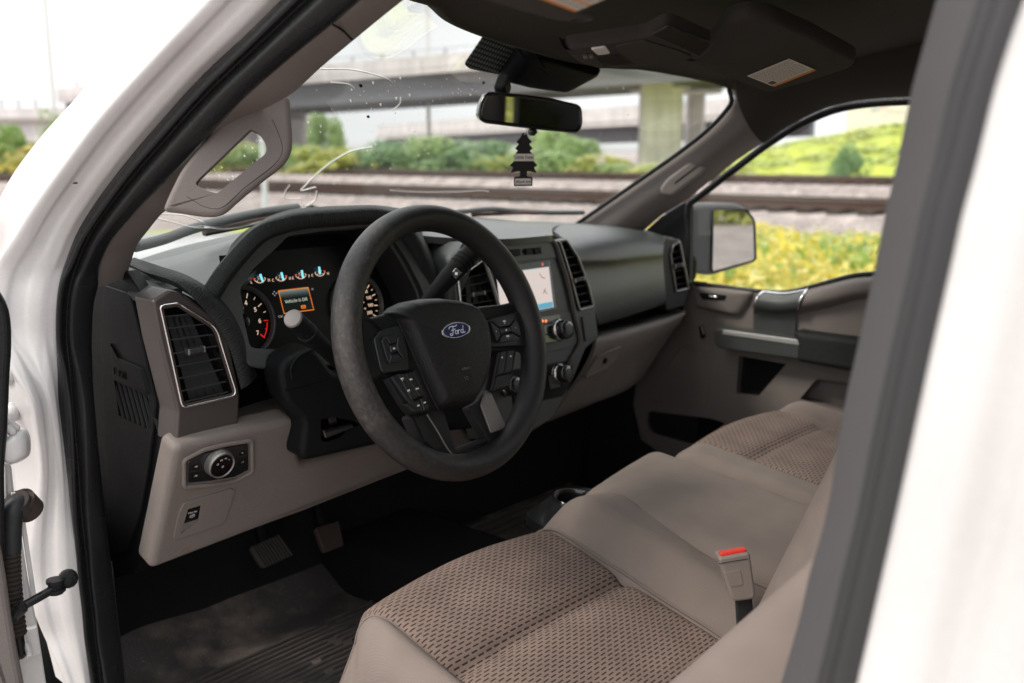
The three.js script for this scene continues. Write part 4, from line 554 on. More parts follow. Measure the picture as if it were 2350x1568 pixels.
{
  const b = part(db, 'light_switch', plate(FK, [[430, 1061], [470, 1040], [520, 1028], [570, 1020], [571, 1079], [538, 1096], [480, 1105], [430, 1110]], { lift: .003, deep: .008, bev: .0015, r: .003 }), M.gloss, 'black headlight switch with a silver ringed dial');
  const rim = rounded(FK.pts([[422, 1056], [468, 1032], [520, 1020], [577, 1011], [579, 1083], [542, 1103], [480, 1114], [422, 1118]], .001), .004).getSpacedPoints(60).slice(0, 60).map(p => FK.P(p.x, p.y, .001)); part(b, 'surround', tube(rim, .0035, { seg: 80, rad: 8, closed: true }), M.taupe);
  const c = FK.at(508, 1068, .012), F = new Frame(FK.P(c.x, c.y, .003), FK.ez, FK.ey), R = .0205;
  const k = part(b, 'dial', lathe(F, [[0, .0110], [R * .8, .0110], [R * .84, .0100]], 48), M.gloss); part(k, 'silver_rim', lathe(F, [[R * .84, .0100], [R * .90, .0125], [R * .97, .0112], [R, .008], [R * 1.03, .003], [R * 1.06, 0]], 48), M.satin);
  const ink = (c2, s = 1) => { c2.strokeStyle = c2.fillStyle = '#e8e8e8'; c2.lineWidth = .55 * s; };
  const [g1, m1] = printed(F, -R * .8, -R * .8, R * .8, R * .8, .0172, 10, (c2, w, h) => { c2.fillStyle = '#040405'; c2.fillRect(0, 0, w, h); ink(c2); c2.beginPath(); c2.arc(w * .26, h * .36, 1.3, 0, 7); c2.stroke(); c2.font = 'bold 3.4px sans-serif'; c2.textAlign = 'center'; c2.textBaseline = 'middle'; c2.fillText('=D', w * .62, h * .16); c2.fillText('DC', w * .43, h * .20); c2.fillText('*', w * .80, h * .28); c2.beginPath(); c2.arc(w * .53, h * .55, 1.1, 0, 7); c2.stroke(); for (let i = 0; i < 8; i++) { const a = i * .785; c2.beginPath(); c2.moveTo(w * .53 + Math.cos(a) * 1.5, h * .55 + Math.sin(a) * 1.5); c2.lineTo(w * .53 + Math.cos(a) * 2.1, h * .55 + Math.sin(a) * 2.1); c2.stroke(); } });
  const disc = new THREE.CircleGeometry(R * .79, 40).translate(0, 0, .0114).applyMatrix4(F.m()); m1.roughness = .2; part(k, 'dial_print', disc, m1);
  for (const [u, v, txt] of [[449, 1071, '=D'], [449, 1092, '/D'], [556, 1040, '*-'], [556, 1061, '-*']]) { const p = FK.at(u, v, .003); const [g, m] = printed(FK, p.x - .0045, p.y - .003, p.x + .0045, p.y + .003, .0035, 12, (c2, w, h) => { c2.fillStyle = '#050506'; c2.fillRect(0, 0, w, h); ink(c2); c2.font = 'bold 4px sans-serif'; c2.textAlign = 'center'; c2.textBaseline = 'middle'; c2.fillText(txt, w / 2, h / 2); }); part(b, 'switch_symbol', g, m); }
  for (const l of [[[438, 1066], [470, 1053]], [[436, 1084], [462, 1080]], [[545, 1050], [566, 1046]]]) part(b, 'button_gap', bar(FK.P(...FK.at(...l[0], .004).toArray(), .0032), FK.P(...FK.at(...l[1], .004).toArray(), .0032), .0008, .0008), M.vane);
}
{
  const p = part(db, 'brake_release_panel', plate(FK, [[422, 1156], [530, 1122], [541, 1126], [518, 1193], [510, 1204], [404, 1241], [398, 1236], [410, 1180]], { lift: .0025, deep: .006, bev: .0012, r: .003, holes: [{ px: [[430, 1168], [462, 1158], [455, 1198], [412, 1230]], r: .002 }] }), M.taupe, 'taupe panel with the parking brake pull');
  part(p, 'finger_recess', plate(FK, [[426, 1164], [466, 1154], [458, 1202], [408, 1236]], { lift: -.008, deep: .003, bev: 0, plane: 0 }), M.taupe);
  const h = part(p, 'brake_pull', plate(FK, [[430, 1167], [463, 1157], [457, 1191], [418, 1204]], { lift: .001, deep: .006, bev: .001, r: .0015 }), M.gloss, 'black parking brake pull');
  const a = FK.at(441, 1180, .001), [g, m] = printed(FK, a.x - .0085, a.y - .0085, a.x + .0085, a.y + .0085, .0016, 12, (c, w, hh) => { c.fillStyle = '#050506'; c.fillRect(0, 0, w, hh); c.fillStyle = c.strokeStyle = '#ededed'; c.font = 'bold 3.3px sans-serif'; c.textAlign = 'center'; c.textBaseline = 'middle'; c.fillText('PULL ON', w / 2, 5.5); c.font = 'bold 3.6px sans-serif'; c.fillText('P', w / 2, 11.4); c.lineWidth = .5; c.beginPath(); c.arc(w / 2, 11.4, 2.5, 0, 7); c.stroke(); c.beginPath(); c.arc(w / 2, 11.4, 3.6, 2.4, 3.9); c.stroke(); c.beginPath(); c.arc(w / 2, 11.4, 3.6, -.75, .75); c.stroke(); }); part(h, 'pull_print', g, m);
}
{ // dusty scuff near the lower edge
  const p = FK.at(428, 1262, .0006), [g, m] = printed(FK, p.x - .012, p.y - .008, p.x + .012, p.y + .008, .0006, 10, (c, w, h) => { const r = rng(61); for (let i = 0; i < 90; i++) { c.fillStyle = `rgba(${150 + r() * 30 | 0},${112 + r() * 20 | 0},${84 + r() * 20 | 0},${.5 * r()})`; c.beginPath(); c.ellipse(w * (.5 + (r() + r() - 1) * .42), h * (.5 + (r() + r() - 1) * .3), .2 + r() * 1.6, .2 + r() * .4, -.5, 0, 7); c.fill(); } }, { cut: .001, rough: .9 }); part(db, 'scuff_mark', g, m, 'brown scuff on the knee panel');
}
// --- centre: top cap and stack
part(db, 'centre_top', sheet([[Z(860, 482, -.64), Z(1000, 490, -.66), Z(1110, 500, -.66), Z(1200, 508, -.64), Z(1300, 512, -.6)], [Z(900, 492, -.44), Z(1010, 508, -.42), Z(1110, 515, -.40), Z(1190, 520, -.38), Z(1270, 522, -.38)], [Z(960, 540, -.31), Z(1020, 545, -.28), Z(1095, 548, -.255), Z(1170, 548, -.235), Z(1268, 540, -.235)]], { nu: 24, nv: 16, thick: .012, flip: true }), M.dash, 'grey top of the dashboard behind the steering wheel');
part(db, 'centre_pod', sheet([[Z(985, 560, -.32), Z(1025, 556, -.28), Z(1070, 553, -.25), Z(1112, 552, -.238)], [Z(985, 610, -.30), Z(1015, 605, -.26), Z(1040, 602, -.24), Z(1092, 592, -.232)], [Z(990, 700, -.29), Z(1020, 700, -.26), Z(1036, 700, -.245), Z(1048, 700, -.238)]], { nu: 14, nv: 14, thick: .01, flip: true }), M.dash, 'light catching panel left of the centre vent');
const FS = new Frame(P3(.05, 1.2, -.225), P3(0, .16, .987));
part(db, 'centre_stack', plate(FS, [[1040, 600], [1062, 556], [1110, 550], [1243, 540], [1272, 556], [1298, 545], [1326, 586], [1352, 662], [1366, 706], [1374, 775], [1345, 800], [1312, 880], [1268, 962], [1190, 1010], [1120, 1010], [1060, 800]], { lift: 0, deep: .05, bev: .003, r: .006, holes: [{ px: [[1050, 640], [1108, 596], [1142, 690], [1150, 720], [1060, 730]], r: .003 }, { px: [[1283, 555], [1298, 552], [1322, 588], [1330, 606], [1350, 662], [1360, 702], [1329, 711], [1308, 633], [1287, 566]], r: .003 }] }), M.stack, 'dark centre stack with screen, vents and knobs');
airVent(FS, [[1050, 640], [1108, 596], [1142, 690], [1150, 720], [1060, 730]], { label: 'centre air vent beside the shift lever', slats: [[[1062, 640], [1118, 628]], [[1058, 660], [1125, 646]], [[1058, 680], [1133, 666]], [[1060, 702], [1140, 688]]], knob: [[1080, 677], [1106, 673], .007], deep: .02 });
part(db, 'stack_rail', tube([[1104, 586], [1112, 604], [1128, 650], [1148, 716]].map(([u, v]) => FS.P(...FS.at(u, v, .002).toArray(), .003)), .0035, { seg: 24 }), M.satin, 'silver rail left of the screen');
part(db, 'stack_rail', tube([[1254, 545], [1262, 550], [1272, 558], [1288, 602], [1303, 652], [1320, 733], [1331, 782], [1325, 802], [1311, 826], [1290, 880]].map(([u, v]) => FS.P(...FS.at(u, v, .004).toArray(), .004)), .0048, { seg: 60 }), M.pod, 'satin rail right of the screen');
const rv = [[1282, 553], [1298, 551], [1323, 587], [1331, 606], [1351, 662], [1361, 703], [1329, 712], [1308, 633], [1287, 566]];
airVent(FS.lifted(.002), rv, { label: 'centre air vent right of the screen', fins: 0, frameR: .0024, chrome: M.satin, slats: [[[1292, 575], [1312, 572]], [[1297, 592], [1322, 589]], [[1302, 611], [1330, 606]], [[1307, 629], [1336, 624]], [[1316, 661], [1346, 655]], [[1320, 679], [1351, 672]], [[1324, 697], [1355, 690]]], knob: [[1314, 645], [1334, 640], .008], deep: .02 });
part(db, 'airbag_lamp_panel', plate(FS, [[1337, 727], [1363, 719], [1370, 771], [1345, 784]], { lift: .004, deep: .006, bev: .0012, r: .002 }), M.stack, 'blank panel below the centre vent');
{
  const b = part(db, 'button_panel', plate(FS, [[1120, 566], [1266, 554], [1278, 592], [1130, 608]], { lift: .003, deep: .005, bev: .001, r: .002 }), M.stack); for (const [a, c] of [[[1206, 570], [1224, 584]], [[1226, 568], [1244, 583]], [[1166, 572], [1196, 588]]]) part(b, 'button', plate(FS, [[a[0], a[1] + 1], [c[0] - 2, a[1] - 1], [c[0], c[1] - 1], [a[0] + 3, c[1] + 1]], { lift: .008, deep: .006, bev: .0012, r: .0015 }), M.black);
  const sc = part(db, 'touch_screen', plate(FS, [[1130, 612], [1262, 598], [1278, 708], [1238, 718], [1160, 728]], { lift: .002, deep: .004, bev: .0008, r: .002 }), M.gloss, 'lit touch screen half hidden by the wheel rim');
  const q = [[1136, 612], [1258, 600], [1273, 706], [1160, 724]].map(([u, v]) => FS.at(u, v, .003)), x0 = q[0].x, x1 = (q[1].x + q[2].x) / 2, y1 = (q[0].y + q[1].y) / 2, y0 = (q[2].y + q[3].y) / 2;
  const [g, m] = printed(FS, x0, y0, x1, y1, .0028, 4, (c, w, h) => { c.fillStyle = '#0d1210'; c.fillRect(0, 0, w, h); c.fillStyle = '#dfe6e8'; c.fillRect(1, h * .13, w - 2, h * .87); c.fillStyle = '#f6e4dc'; for (let i = 0; i < 3; i++) for (let j = 0; j < 2; j++) c.fillRect(2 + i * (w - 2) / 3, h * .15 + j * h * .36, (w - 2) / 3 - 2, h * .345); c.fillStyle = '#5ab6d8'; c.fillRect(w * .70, h * .88, w * .28, h * .11); c.fillStyle = '#7b6a66'; c.font = 'bold 9px sans-serif'; c.textAlign = 'center'; c.textBaseline = 'middle'; c.fillText('0', w * .5, h * .30); c.strokeStyle = '#7b6a66'; c.lineWidth = 1.6; c.beginPath(); c.moveTo(w * .80, h * .24); c.quadraticCurveTo(w * .81, h * .34, w * .89, h * .36); c.stroke(); c.beginPath(); c.moveTo(w * .84, h * .6); c.lineTo(w * .9, h * .7); c.moveTo(w * .88, h * .58); c.lineTo(w * .82, h * .68); c.stroke(); c.fillStyle = '#ffd8c0'; c.font = 'bold 6px sans-serif'; c.fillText("13'", w * .42, h * .065); c.fillStyle = '#ff6a4a'; c.fillRect(w * .86, h * .03, 5, 6); }, { emit: .40, rough: .2 }); part(sc, 'display', g, m, 'bright display with tiles');
  const knobAt = (u, v, R, name) => { const p = FS.at(u, v, .02), F = new Frame(FS.P(p.x, p.y, 0), FS.ez, FS.ey), k = part(db, 'control_knob', lathe(F, [[0, .028], [R * .55, .028], [R * .62, .026], [R * .78, .026], [R * .86, .022], [R * .92, .006], [R * 1.05, .004], [R * 1.08, 0]], 40), M.gloss, name); part(k, 'bright_ring', lathe(F, [[R * .86, .011], [R * .99, .010], [R * 1.03, .006], [R * .92, .004]], 40), M.chrome); part(k, 'knob_face', lathe(F, [[0, .0288], [R * .5, .0288], [R * .54, .0275]], 30), M.stack); return k; };
  const rp = part(db, 'radio_panel', plate(FS, [[1180, 735], [1310, 716], [1328, 786], [1300, 800], [1200, 820]], { lift: .002, deep: .004, bev: .001, r: .002 }), M.stack, 'radio controls');
  for (const [a, b2] of [[[1247, 748], [1284, 768]], [[1249, 770], [1284, 788]]]) part(rp, 'button', plate(FS, [a, [b2[0], a[1] - 6], [b2[0] + 3, b2[1] - 5], [a[0] + 3, b2[1]]], { lift: .006, deep: .005, bev: .001, r: .001 }), M.gloss);
  const lm = std(0x100502, .4, { emissive: new THREE.Color(1, .22, .06), emissiveIntensity: 1 }); for (const u of [1246, 1254]) { const p = FS.at(u, 737, .004); part(rp, 'warning_icon', lathe(new Frame(FS.P(p.x, p.y, .0025), FS.ez), [[0, .001], [.0026, .001], [.0028, 0]], 14), lm, 'small glowing orange icon'); }
  part(rp, 'slot', plate(FS, [[1236, 729], [1285, 722], [1286, 733], [1238, 741]], { lift: .0025, deep: .002, bev: 0 }), M.gloss);
  knobAt(1299, 757, .021, 'round tuning knob with bright ring');
  const cp = part(db, 'climate_panel', plate(FS, [[1170, 850], [1316, 826], [1312, 880], [1290, 910], [1180, 935]], { lift: .002, deep: .004, bev: .001, r: .002 }), M.black, 'climate controls'); part(cp, 'button', plate(FS, [[1262, 862], [1284, 858], [1287, 888], [1265, 893]], { lift: .006, deep: .005, bev: .001, r: .001 }), M.stack);
  knobAt(1298, 858, .019, 'temperature knob'); knobAt(1180, 885, .019, 'fan knob behind the wheel spoke');
}
// --- passenger side: padded face, bin, glove box, end vent
part(db, 'passenger_pad', sheet([
  [Z(1180, 507, -.62), Z(1290, 511, -.60), Z(1390, 517, -.54), Z(1482, 528, -.46)], [Z(1262, 528, -.40), Z(1345, 524, -.40), Z(1430, 524, -.385), Z(1526, 543, -.36)],
  [Z(1300, 556, -.30), Z(1372, 548, -.305), Z(1448, 546, -.31), Z(1524, 556, -.315)], [Z(1322, 592, -.268), Z(1396, 590, -.275), Z(1462, 583, -.285), Z(1522, 580, -.295)],
  [Z(1336, 622, -.275), Z(1405, 617, -.28), Z(1468, 608, -.288), Z(1522, 602, -.297)], [Z(1358, 690, -.262), Z(1418, 676, -.268), Z(1475, 662, -.278), Z(1526, 650, -.288)], [Z(1374, 744, -.268), Z(1428, 728, -.274), Z(1482, 711, -.284), Z(1530, 694, -.292)], [Z(1376, 738, -.32), Z(1430, 722, -.32), Z(1484, 706, -.33), Z(1530, 690, -.33)]], { nu: 30, nv: 40, thick: .006, flip: true }), M.dash, 'smooth grey padded face before the passenger');
part(db, 'open_bin', sheet([[Z(1372, 740, -.33), Z(1450, 718, -.34), Z(1535, 692, -.34)], [Z(1372, 752, -.37), Z(1450, 735, -.38), Z(1545, 705, -.38)], [Z(1372, 768, -.33), Z(1450, 748, -.335), Z(1570, 715, -.34)]], { nu: 10, nv: 8 }), M.black, 'dark open bin');
part(db, 'bin_floor', sheet([[Z(1370, 758, -.34), Z(1450, 738, -.345), Z(1560, 708, -.35)], [Z(1372, 770, -.285), Z(1446, 752, -.29), Z(1570, 716, -.305)]], { nu: 10, nv: 4, thick: .004, flip: true }), M.soft);
part(db, 'glove_box', sheet([[Z(1366, 764, -.31), Z(1440, 748, -.315), Z(1520, 727, -.325), Z(1573, 711, -.33)], [Z(1368, 776, -.262), Z(1445, 757, -.268), Z(1522, 737, -.28), Z(1572, 719, -.29)], [Z(1362, 812, -.258), Z(1430, 794, -.265), Z(1502, 770, -.28), Z(1560, 742, -.295)], [Z(1325, 880, -.28), Z(1395, 856, -.29), Z(1462, 826, -.31), Z(1530, 782, -.33)], [Z(1262, 964, -.315), Z(1360, 924, -.325), Z(1436, 893, -.345), Z(1478, 862, -.37)], [Z(1262, 960, -.37), Z(1360, 922, -.37), Z(1436, 892, -.39), Z(1478, 862, -.40)]], { nu: 24, nv: 30, thick: .008, flip: true }), M.taupe, 'taupe glove box');
{
  const F = new Frame(Z(1385, 835, -.268), P3(0, -.22, .97)); const l = part(db, 'glove_latch', plate(F, [[1372, 818], [1424, 797], [1416, 826], [1396, 842], [1342, 866]], { lift: .006, deep: .006, bev: .001, r: .002 }), M.taupe, 'glove box latch'); part(l, 'latch_edge', bar(F.P(...F.at(1374, 818, .008).toArray(), .008), F.P(...F.at(1424, 798, .008).toArray(), .008), .004, .004), M.taupe); part(l, 'latch_lip', bar(F.P(...F.at(1344, 866, .008).toArray(), .008), F.P(...F.at(1394, 842, .008).toArray(), .008), .005, .006), M.taupe); const p = F.at(1388, 828, .006); part(l, 'lock', lathe(new Frame(F.P(p.x, p.y, .006), F.ez), [[0, .003], [.006, .003], [.007, 0]], 20), M.black);
}
const FP = new Frame(P3(.68, 1.2, -.325), P3(-.35, 0, .94));
part(db, 'vent_pod', plate(FP, [[1516, 556], [1532, 545], [1562, 550], [1568, 580], [1578, 624], [1582, 668], [1571, 703], [1530, 714], [1526, 690], [1514, 590]], { lift: 0, deep: .04, bev: .004, r: .004, holes: [{ px: [[1545, 563], [1559, 554], [1580, 662], [1551, 669], [1538, 584]], r: .003 }] }), M.stack, 'dark pod round the passenger vent');
airVent(FP.lifted(.001), [[1545, 563], [1559, 554], [1580, 662], [1551, 669], [1538, 584]], { label: 'passenger side air vent', fins: 0, frameR: .0026, chrome: M.satin, r: .003, deep: .02, slats: [[[1547, 580], [1561, 575]], [[1546, 596], [1564, 590]], [[1547, 625], [1570, 619]], [[1550, 641], [1573, 635]], [[1552, 656], [1576, 650]]], knob: [[1545, 611], [1562, 607], .010] });

// ═════════════ STEERING WHEEL ═════════════
const TILT = rad(17), FWH = new Frame(P3(-.39, 1.23, 0), P3(0, Math.sin(TILT), Math.cos(TILT)));
const sw = thing('steering_wheel', 'worn black steering wheel with blue oval emblem on its hub', 'steering wheel');
{
  const t = canvas(1024, 64, (c, w, h) => { c.fillStyle = '#1a1a1b'; c.fillRect(0, 0, w, h); const r = rng(9); // brown hand scuffs, plus a pale highlight painted into the left side
    const scuffAndSheen = (x0, x1, n, a) => { for (let i = 0; i < n; i++) { const x = x0 + r() * (x1 - x0), y = r() * h; c.fillStyle = `rgba(${122 + r() * 36 | 0},${108 + r() * 30 | 0},${100 + r() * 26 | 0},${a * r()})`; c.beginPath(); c.ellipse(x, y, .8 + r() * 3, .2 + r() * .5, r() * .5 - .25, 0, 7); c.fill(); } };
    scuffAndSheen(0, w, 500, .05); scuffAndSheen(w * .32, w * .58, 12000, .13); scuffAndSheen(w * .43, w * .76, 9000, .10); scuffAndSheen(w * .54, w * .72, 2000, .08); scuffAndSheen(w * .93, w, 400, .09); scuffAndSheen(0, w * .06, 300, .08); });
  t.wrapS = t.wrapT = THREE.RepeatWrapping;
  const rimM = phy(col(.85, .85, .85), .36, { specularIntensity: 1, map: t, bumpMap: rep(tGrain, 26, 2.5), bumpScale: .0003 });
  const g = new THREE.TorusGeometry(.1732, .0185, 28, 180); g.scale(1, 1, 1.12); part(sw, 'rim', g.applyMatrix4(FWH.m()), rimM, 'worn black rim with brown scuffs and a sheen painted on its left');
  const plastic = phy(col(.012, .0125, .013), .44, { specularIntensity: .55, ...grain(14, .0005) }), silver = std(col(.26, .245, .24), .38, { metalness: .5, ...grain(14, .0003) });
  const pl = (name, px, o, m, lab) => part(sw, name, plate(FWH, px, { lift: 0, deep: .02, bev: .003, r: .006, ...o }), m, lab);
  pl('spoke', [[822, 700], [836, 722], [858, 727], [897, 715], [916, 728], [946, 797], [966, 842], [944, 856], [884, 858], [862, 874], [838, 850], [824, 790]], { lift: -.002, bev: .006, seg: 4 }, plastic);
  pl('spoke', [[1090, 706], [1106, 702], [1159, 697], [1190, 690], [1203, 672], [1208, 645], [1228, 690], [1238, 735], [1246, 810], [1234, 838], [1216, 812], [1205, 803], [1150, 812], [1120, 808], [1116, 742]], { lift: -.002, bev: .006, seg: 4 }, plastic);
  pl('spoke', [[938, 955], [1000, 930], [1020, 940], [1048, 1028], [1072, 1046], [1060, 1062], [985, 1040], [958, 1000]], { lift: -.006, bev: .005, seg: 4 }, plastic);
  pl('spoke', [[1078, 934], [1100, 918], [1116, 893], [1130, 900], [1166, 984], [1180, 1000], [1130, 1030], [1118, 1004]], { lift: -.006, bev: .004, seg: 4 }, plastic);
  pl('spoke_cover', [[1104, 930], [1116, 894], [1128, 902], [1164, 982], [1128, 994]], { lift: -.003, deep: .004, bev: .0015, r: .003 }, silver, 'satin cover on the lower right spoke');
  pl('spoke_cover', [[952, 958], [984, 947], [1026, 1026], [1000, 1036], [978, 1014]], { lift: -.003, deep: .004, bev: .0015, r: .003 }, plastic);
  pl('lower_bridge', [[1030, 1016], [1047, 1029], [1119, 1004], [1160, 992], [1186, 1000], [1120, 1054], [1060, 1062]], { lift: -.008, bev: .004 }, plastic);
  const edge = (px, r, l, m) => part(sw, 'bright_edge', tube(px.map(([u, v]) => FWH.P(...FWH.at(u, v, l).toArray(), l)), r, { seg: 24, rad: 6 }), m);
  edge([[980, 952], [1004, 990], [1030, 1034], [1042, 1046]], .0010, -.001, silver);
  edge([[912, 736], [930, 772], [956, 832], [994, 918], [1006, 940]], .0016, .004, plastic);
  const hubO = [[897, 715], [911, 701], [936, 689], [975, 682], [1012, 681], [1051, 685], [1081, 693], [1098, 703], [1108, 717], [1120, 742], [1126, 777], [1128, 816], [1124, 846], [1114, 885], [1100, 912], [1090, 928], [1077, 934], [1018, 941], [1009, 936], [998, 914], [963, 842], [944, 797], [928, 758], [912, 728]];
  const hubM = phy(col(.011, .0115, .012), .46, { specularIntensity: .6, ...grain(13, .0004) });
  const hub = part(sw, 'hub', pad(FWH, hubO, { lift: -.012, h: .034, e: .24, crown: .006, n: 8, plane: .008, smooth: 120 }), hubM, 'grained black airbag cover');
  // emblem
  const ec = FWH.at(1047, 758, .027), el = FWH.at(1015, 761, .027), er = FWH.at(1079, 755, .027), A = el.distanceTo(er) / 2, B = A * .42, FO = new Frame(FWH.P(ec.x, ec.y, .0262), FWH.ez.clone().addScaledVector(FWH.ey, .03), FWH.ey);
  const oval = (a, b) => new THREE.Shape().absellipse(0, 0, a, b, 0, Math.PI * 2); const ex = (a, b, d, z, bv) => { const q = new THREE.ExtrudeGeometry(oval(a, b), { depth: d, bevelEnabled: true, bevelSize: bv, bevelThickness: bv, bevelOffset: -bv, bevelSegments: 3, curveSegments: 40 }); q.translate(0, 0, z); return q.applyMatrix4(FO.m()); };
  part(hub, 'emblem_rim', ex(A * 1.03, B * 1.07, .001, -.001, .001), M.chrome, 'bright rim of the emblem');
  const et = canvas(512, 256, (c, w, h) => { c.fillStyle = '#06164c'; c.fillRect(0, 0, w, h); c.strokeStyle = '#d5dbe6'; c.lineWidth = 7; c.beginPath(); c.ellipse(w / 2, h / 2, w * .468, h * .44, 0, 0, 7); c.stroke(); c.lineCap = c.lineJoin = 'round'; c.lineWidth = 15;
    const s = f => { c.beginPath(); f(); c.stroke(); };
    s(() => { c.moveTo(132, 92); c.bezierCurveTo(120, 60, 180, 52, 220, 62); c.bezierCurveTo(245, 68, 268, 60, 280, 50); }); s(() => { c.moveTo(208, 64); c.bezierCurveTo(196, 110, 190, 150, 172, 182); c.bezierCurveTo(160, 204, 130, 204, 128, 182); c.bezierCurveTo(128, 168, 142, 162, 152, 170); }); s(() => { c.moveTo(165, 122); c.bezierCurveTo(190, 116, 214, 118, 236, 108); });
    c.lineWidth = 13; s(() => c.ellipse(246, 160, 21, 27, .35, 0, 7)); s(() => { c.moveTo(288, 130); c.bezierCurveTo(286, 150, 280, 172, 276, 188); c.moveTo(284, 152); c.bezierCurveTo(294, 134, 306, 128, 316, 136); }); s(() => c.ellipse(350, 160, 21, 27, .35, 0, 7)); s(() => { c.moveTo(392, 72); c.bezierCurveTo(382, 110, 372, 150, 372, 176); c.bezierCurveTo(374, 194, 392, 188, 404, 172); }); s(() => { c.moveTo(262, 146); c.bezierCurveTo(272, 142, 280, 138, 288, 132); }); });
  const eg = new THREE.ShapeGeometry(oval(A * .965, B * .965), 40); { const p = eg.attributes.position, uv = eg.attributes.uv; for (let i = 0; i < p.count; i++) uv.setXY(i, p.getX(i) / (2 * A) + .5, p.getY(i) / (2 * B) + .5); } eg.translate(0, 0, .0013).applyMatrix4(FO.m()); part(hub, 'emblem', eg, phy(0xffffff, .25, { map: et, clearcoat: .3, clearcoatRoughness: .1 }), 'blue oval emblem with silver script');
  // pressed words
  const pw = (u, v, w, h, draw) => { const p = FWH.at(u, v, .026), [g2, m2] = printed(FWH, p.x - w / 2, p.y - h / 2, p.x + w / 2, p.y + h / 2, .0282, 10, draw, { cut: .001 }); m2.roughness = .5; return part(hub, 'pressed_lettering', g2, m2); };
  pw(1066, 846, .020, .006, (c, w, h) => { c.fillStyle = '#77787a'; c.font = '4.4px sans-serif'; c.textAlign = 'center'; c.textBaseline = 'middle'; c.fillText('AIRBAG', w / 2, h / 2); });
  pw(1068, 868, .010, .008, (c, w, h) => { c.strokeStyle = '#77787a'; c.lineWidth = .6; c.beginPath(); c.moveTo(2, 1.4); c.lineTo(2.4, 6.6); c.moveTo(4.6, 3); c.lineTo(8, 2.4); c.moveTo(5, 5.6); c.quadraticCurveTo(7, 6.6, 8, 5); c.stroke(); });
  // button pads
  const gl = std(col(.020, .024, .022), .30), btn = std(col(.014, .016, .018), .34);
  const icon = (parent, u, v, w, h, lift, txt, size) => { const p = FWH.at(u, v, lift), [g2, m2] = printed(FWH, p.x - w / 2, p.y - h / 2, p.x + w / 2, p.y + h / 2, lift, 12, (c, W, H) => { c.fillStyle = '#f2f2f2'; c.font = `bold ${size * 1.25}px sans-serif`; c.textAlign = 'center'; c.textBaseline = 'middle'; String(txt).split('|').forEach((s, i, a) => c.fillText(s, W / 2, H * (i + .5) / a.length)); }, { cut: .16 }); part(parent, 'button_symbol', g2, m2); };
  const p1 = pl('button_pad', [[858, 778], [875, 758], [911, 746], [922, 752], [936, 800], [940, 850], [882, 856], [874, 848]], { lift: .003, deep: .008, bev: .002, r: .005 }, gl, 'menu button pad on the left of the hub');
  const b = (par, px, lift = .009, m = btn, h = .007) => part(par, 'button', plate(FWH, px, { lift, deep: h, bev: .0016, r: .002 }), m);
  b(p1, [[884, 771], [912, 766], [909, 788], [896, 790]]); b(p1, [[876, 782], [883, 772], [894, 792], [897, 812], [892, 833]]); b(p1, [[914, 769], [927, 824], [914, 807], [911, 790]]); b(p1, [[893, 835], [927, 827], [913, 811], [898, 813]]); b(p1, [[895, 793], [911, 790], [913, 806], [898, 810]], .0105, gl);
  icon(p1, 898, 778.5, .006, .004, .0093, '\u25B2', 3.4); icon(p1, 908, 823, .006, .004, .0093, '\u25BC', 3.4); icon(p1, 919, 796, .004, .005, .0093, '\u25B6', 3.2); icon(p1, 904, 799, .005, .004, .0108, 'OK', 2.2);
  const p2 = pl('button_pad', [[888, 868], [914, 856], [946, 858], [990, 938], [984, 946], [945, 954], [925, 930]], { lift: .0, deep: .012, bev: .003, r: .005 }, plastic, 'cruise button pad at the lower left of the hub');
  b(p2, [[899, 864], [911, 859], [946, 905], [951, 925], [942, 930]], .006); b(p2, [[913, 859], [926, 857], [962, 912], [945, 918]], .007, gl); b(p2, [[929, 857], [944, 859], [972, 908], [963, 911]], .007, gl); b(p2, [[930, 928], [962, 918], [971, 944], [950, 947]], .006, gl); b(p2, [[965, 915], [974, 912], [986, 937], [974, 944]], .006, gl);
  icon(p2, 923, 871, .006, .005, .0074, 'SET|+', 2.4); icon(p2, 943, 870, .005, .003, .0074, 'RES', 2.2); icon(p2, 938, 898, .006, .005, .0074, 'SET|-', 2.4); icon(p2, 958, 893, .006, .003, .0074, 'CNCL', 2.0); icon(p2, 960, 930, .004, .003, .0064, 'ON', 2.2); icon(p2, 975, 925, .005, .003, .0064, 'OFF', 2.0);
  const p3 = pl('button_pad', [[1112, 736], [1132, 728], [1198, 714], [1209, 719], [1218, 735], [1227, 780], [1224, 792], [1130, 798]], { lift: .003, deep: .008, bev: .002, r: .005 }, btn, 'volume button pad on the right of the hub');
  b(p3, [[1128, 736], [1180, 731], [1170, 748], [1146, 752]]); b(p3, [[1126, 738], [1144, 753], [1150, 767], [1142, 784]]); b(p3, [[1182, 733], [1192, 745], [1196, 773], [1176, 762], [1172, 748]]); b(p3, [[1145, 786], [1195, 777], [1175, 764], [1152, 769]]); b(p3, [[1147, 754], [1170, 750], [1174, 762], [1152, 767]], .0105);
  icon(p3, 1158, 740, .008, .006, .0093, 'VOL|+', 2.8); icon(p3, 1166, 774, .008, .006, .0093, 'VOL|-', 2.8); icon(p3, 1162, 758, .004, .003, .0108, 'M', 2.6); icon(p3, 1184, 754, .005, .003, .0093, '>|', 2.6); icon(p3, 1139, 760, .004, .003, .0093, '|<', 2.6);
  part(p3, 'satin_strip', bar(FWH.P(...FWH.at(1203, 730, .005).toArray(), .005), FWH.P(...FWH.at(1212, 772, .005).toArray(), .005), .004, .004), silver);
  const p4 = pl('button_pad', [[1140, 809], [1150, 804], [1181, 800], [1186, 806], [1172, 884], [1166, 892], [1131, 902], [1124, 896]], { lift: .002, deep: .014, bev: .0025, r: .004 }, plastic, 'phone button pad at the lower right of the hub');
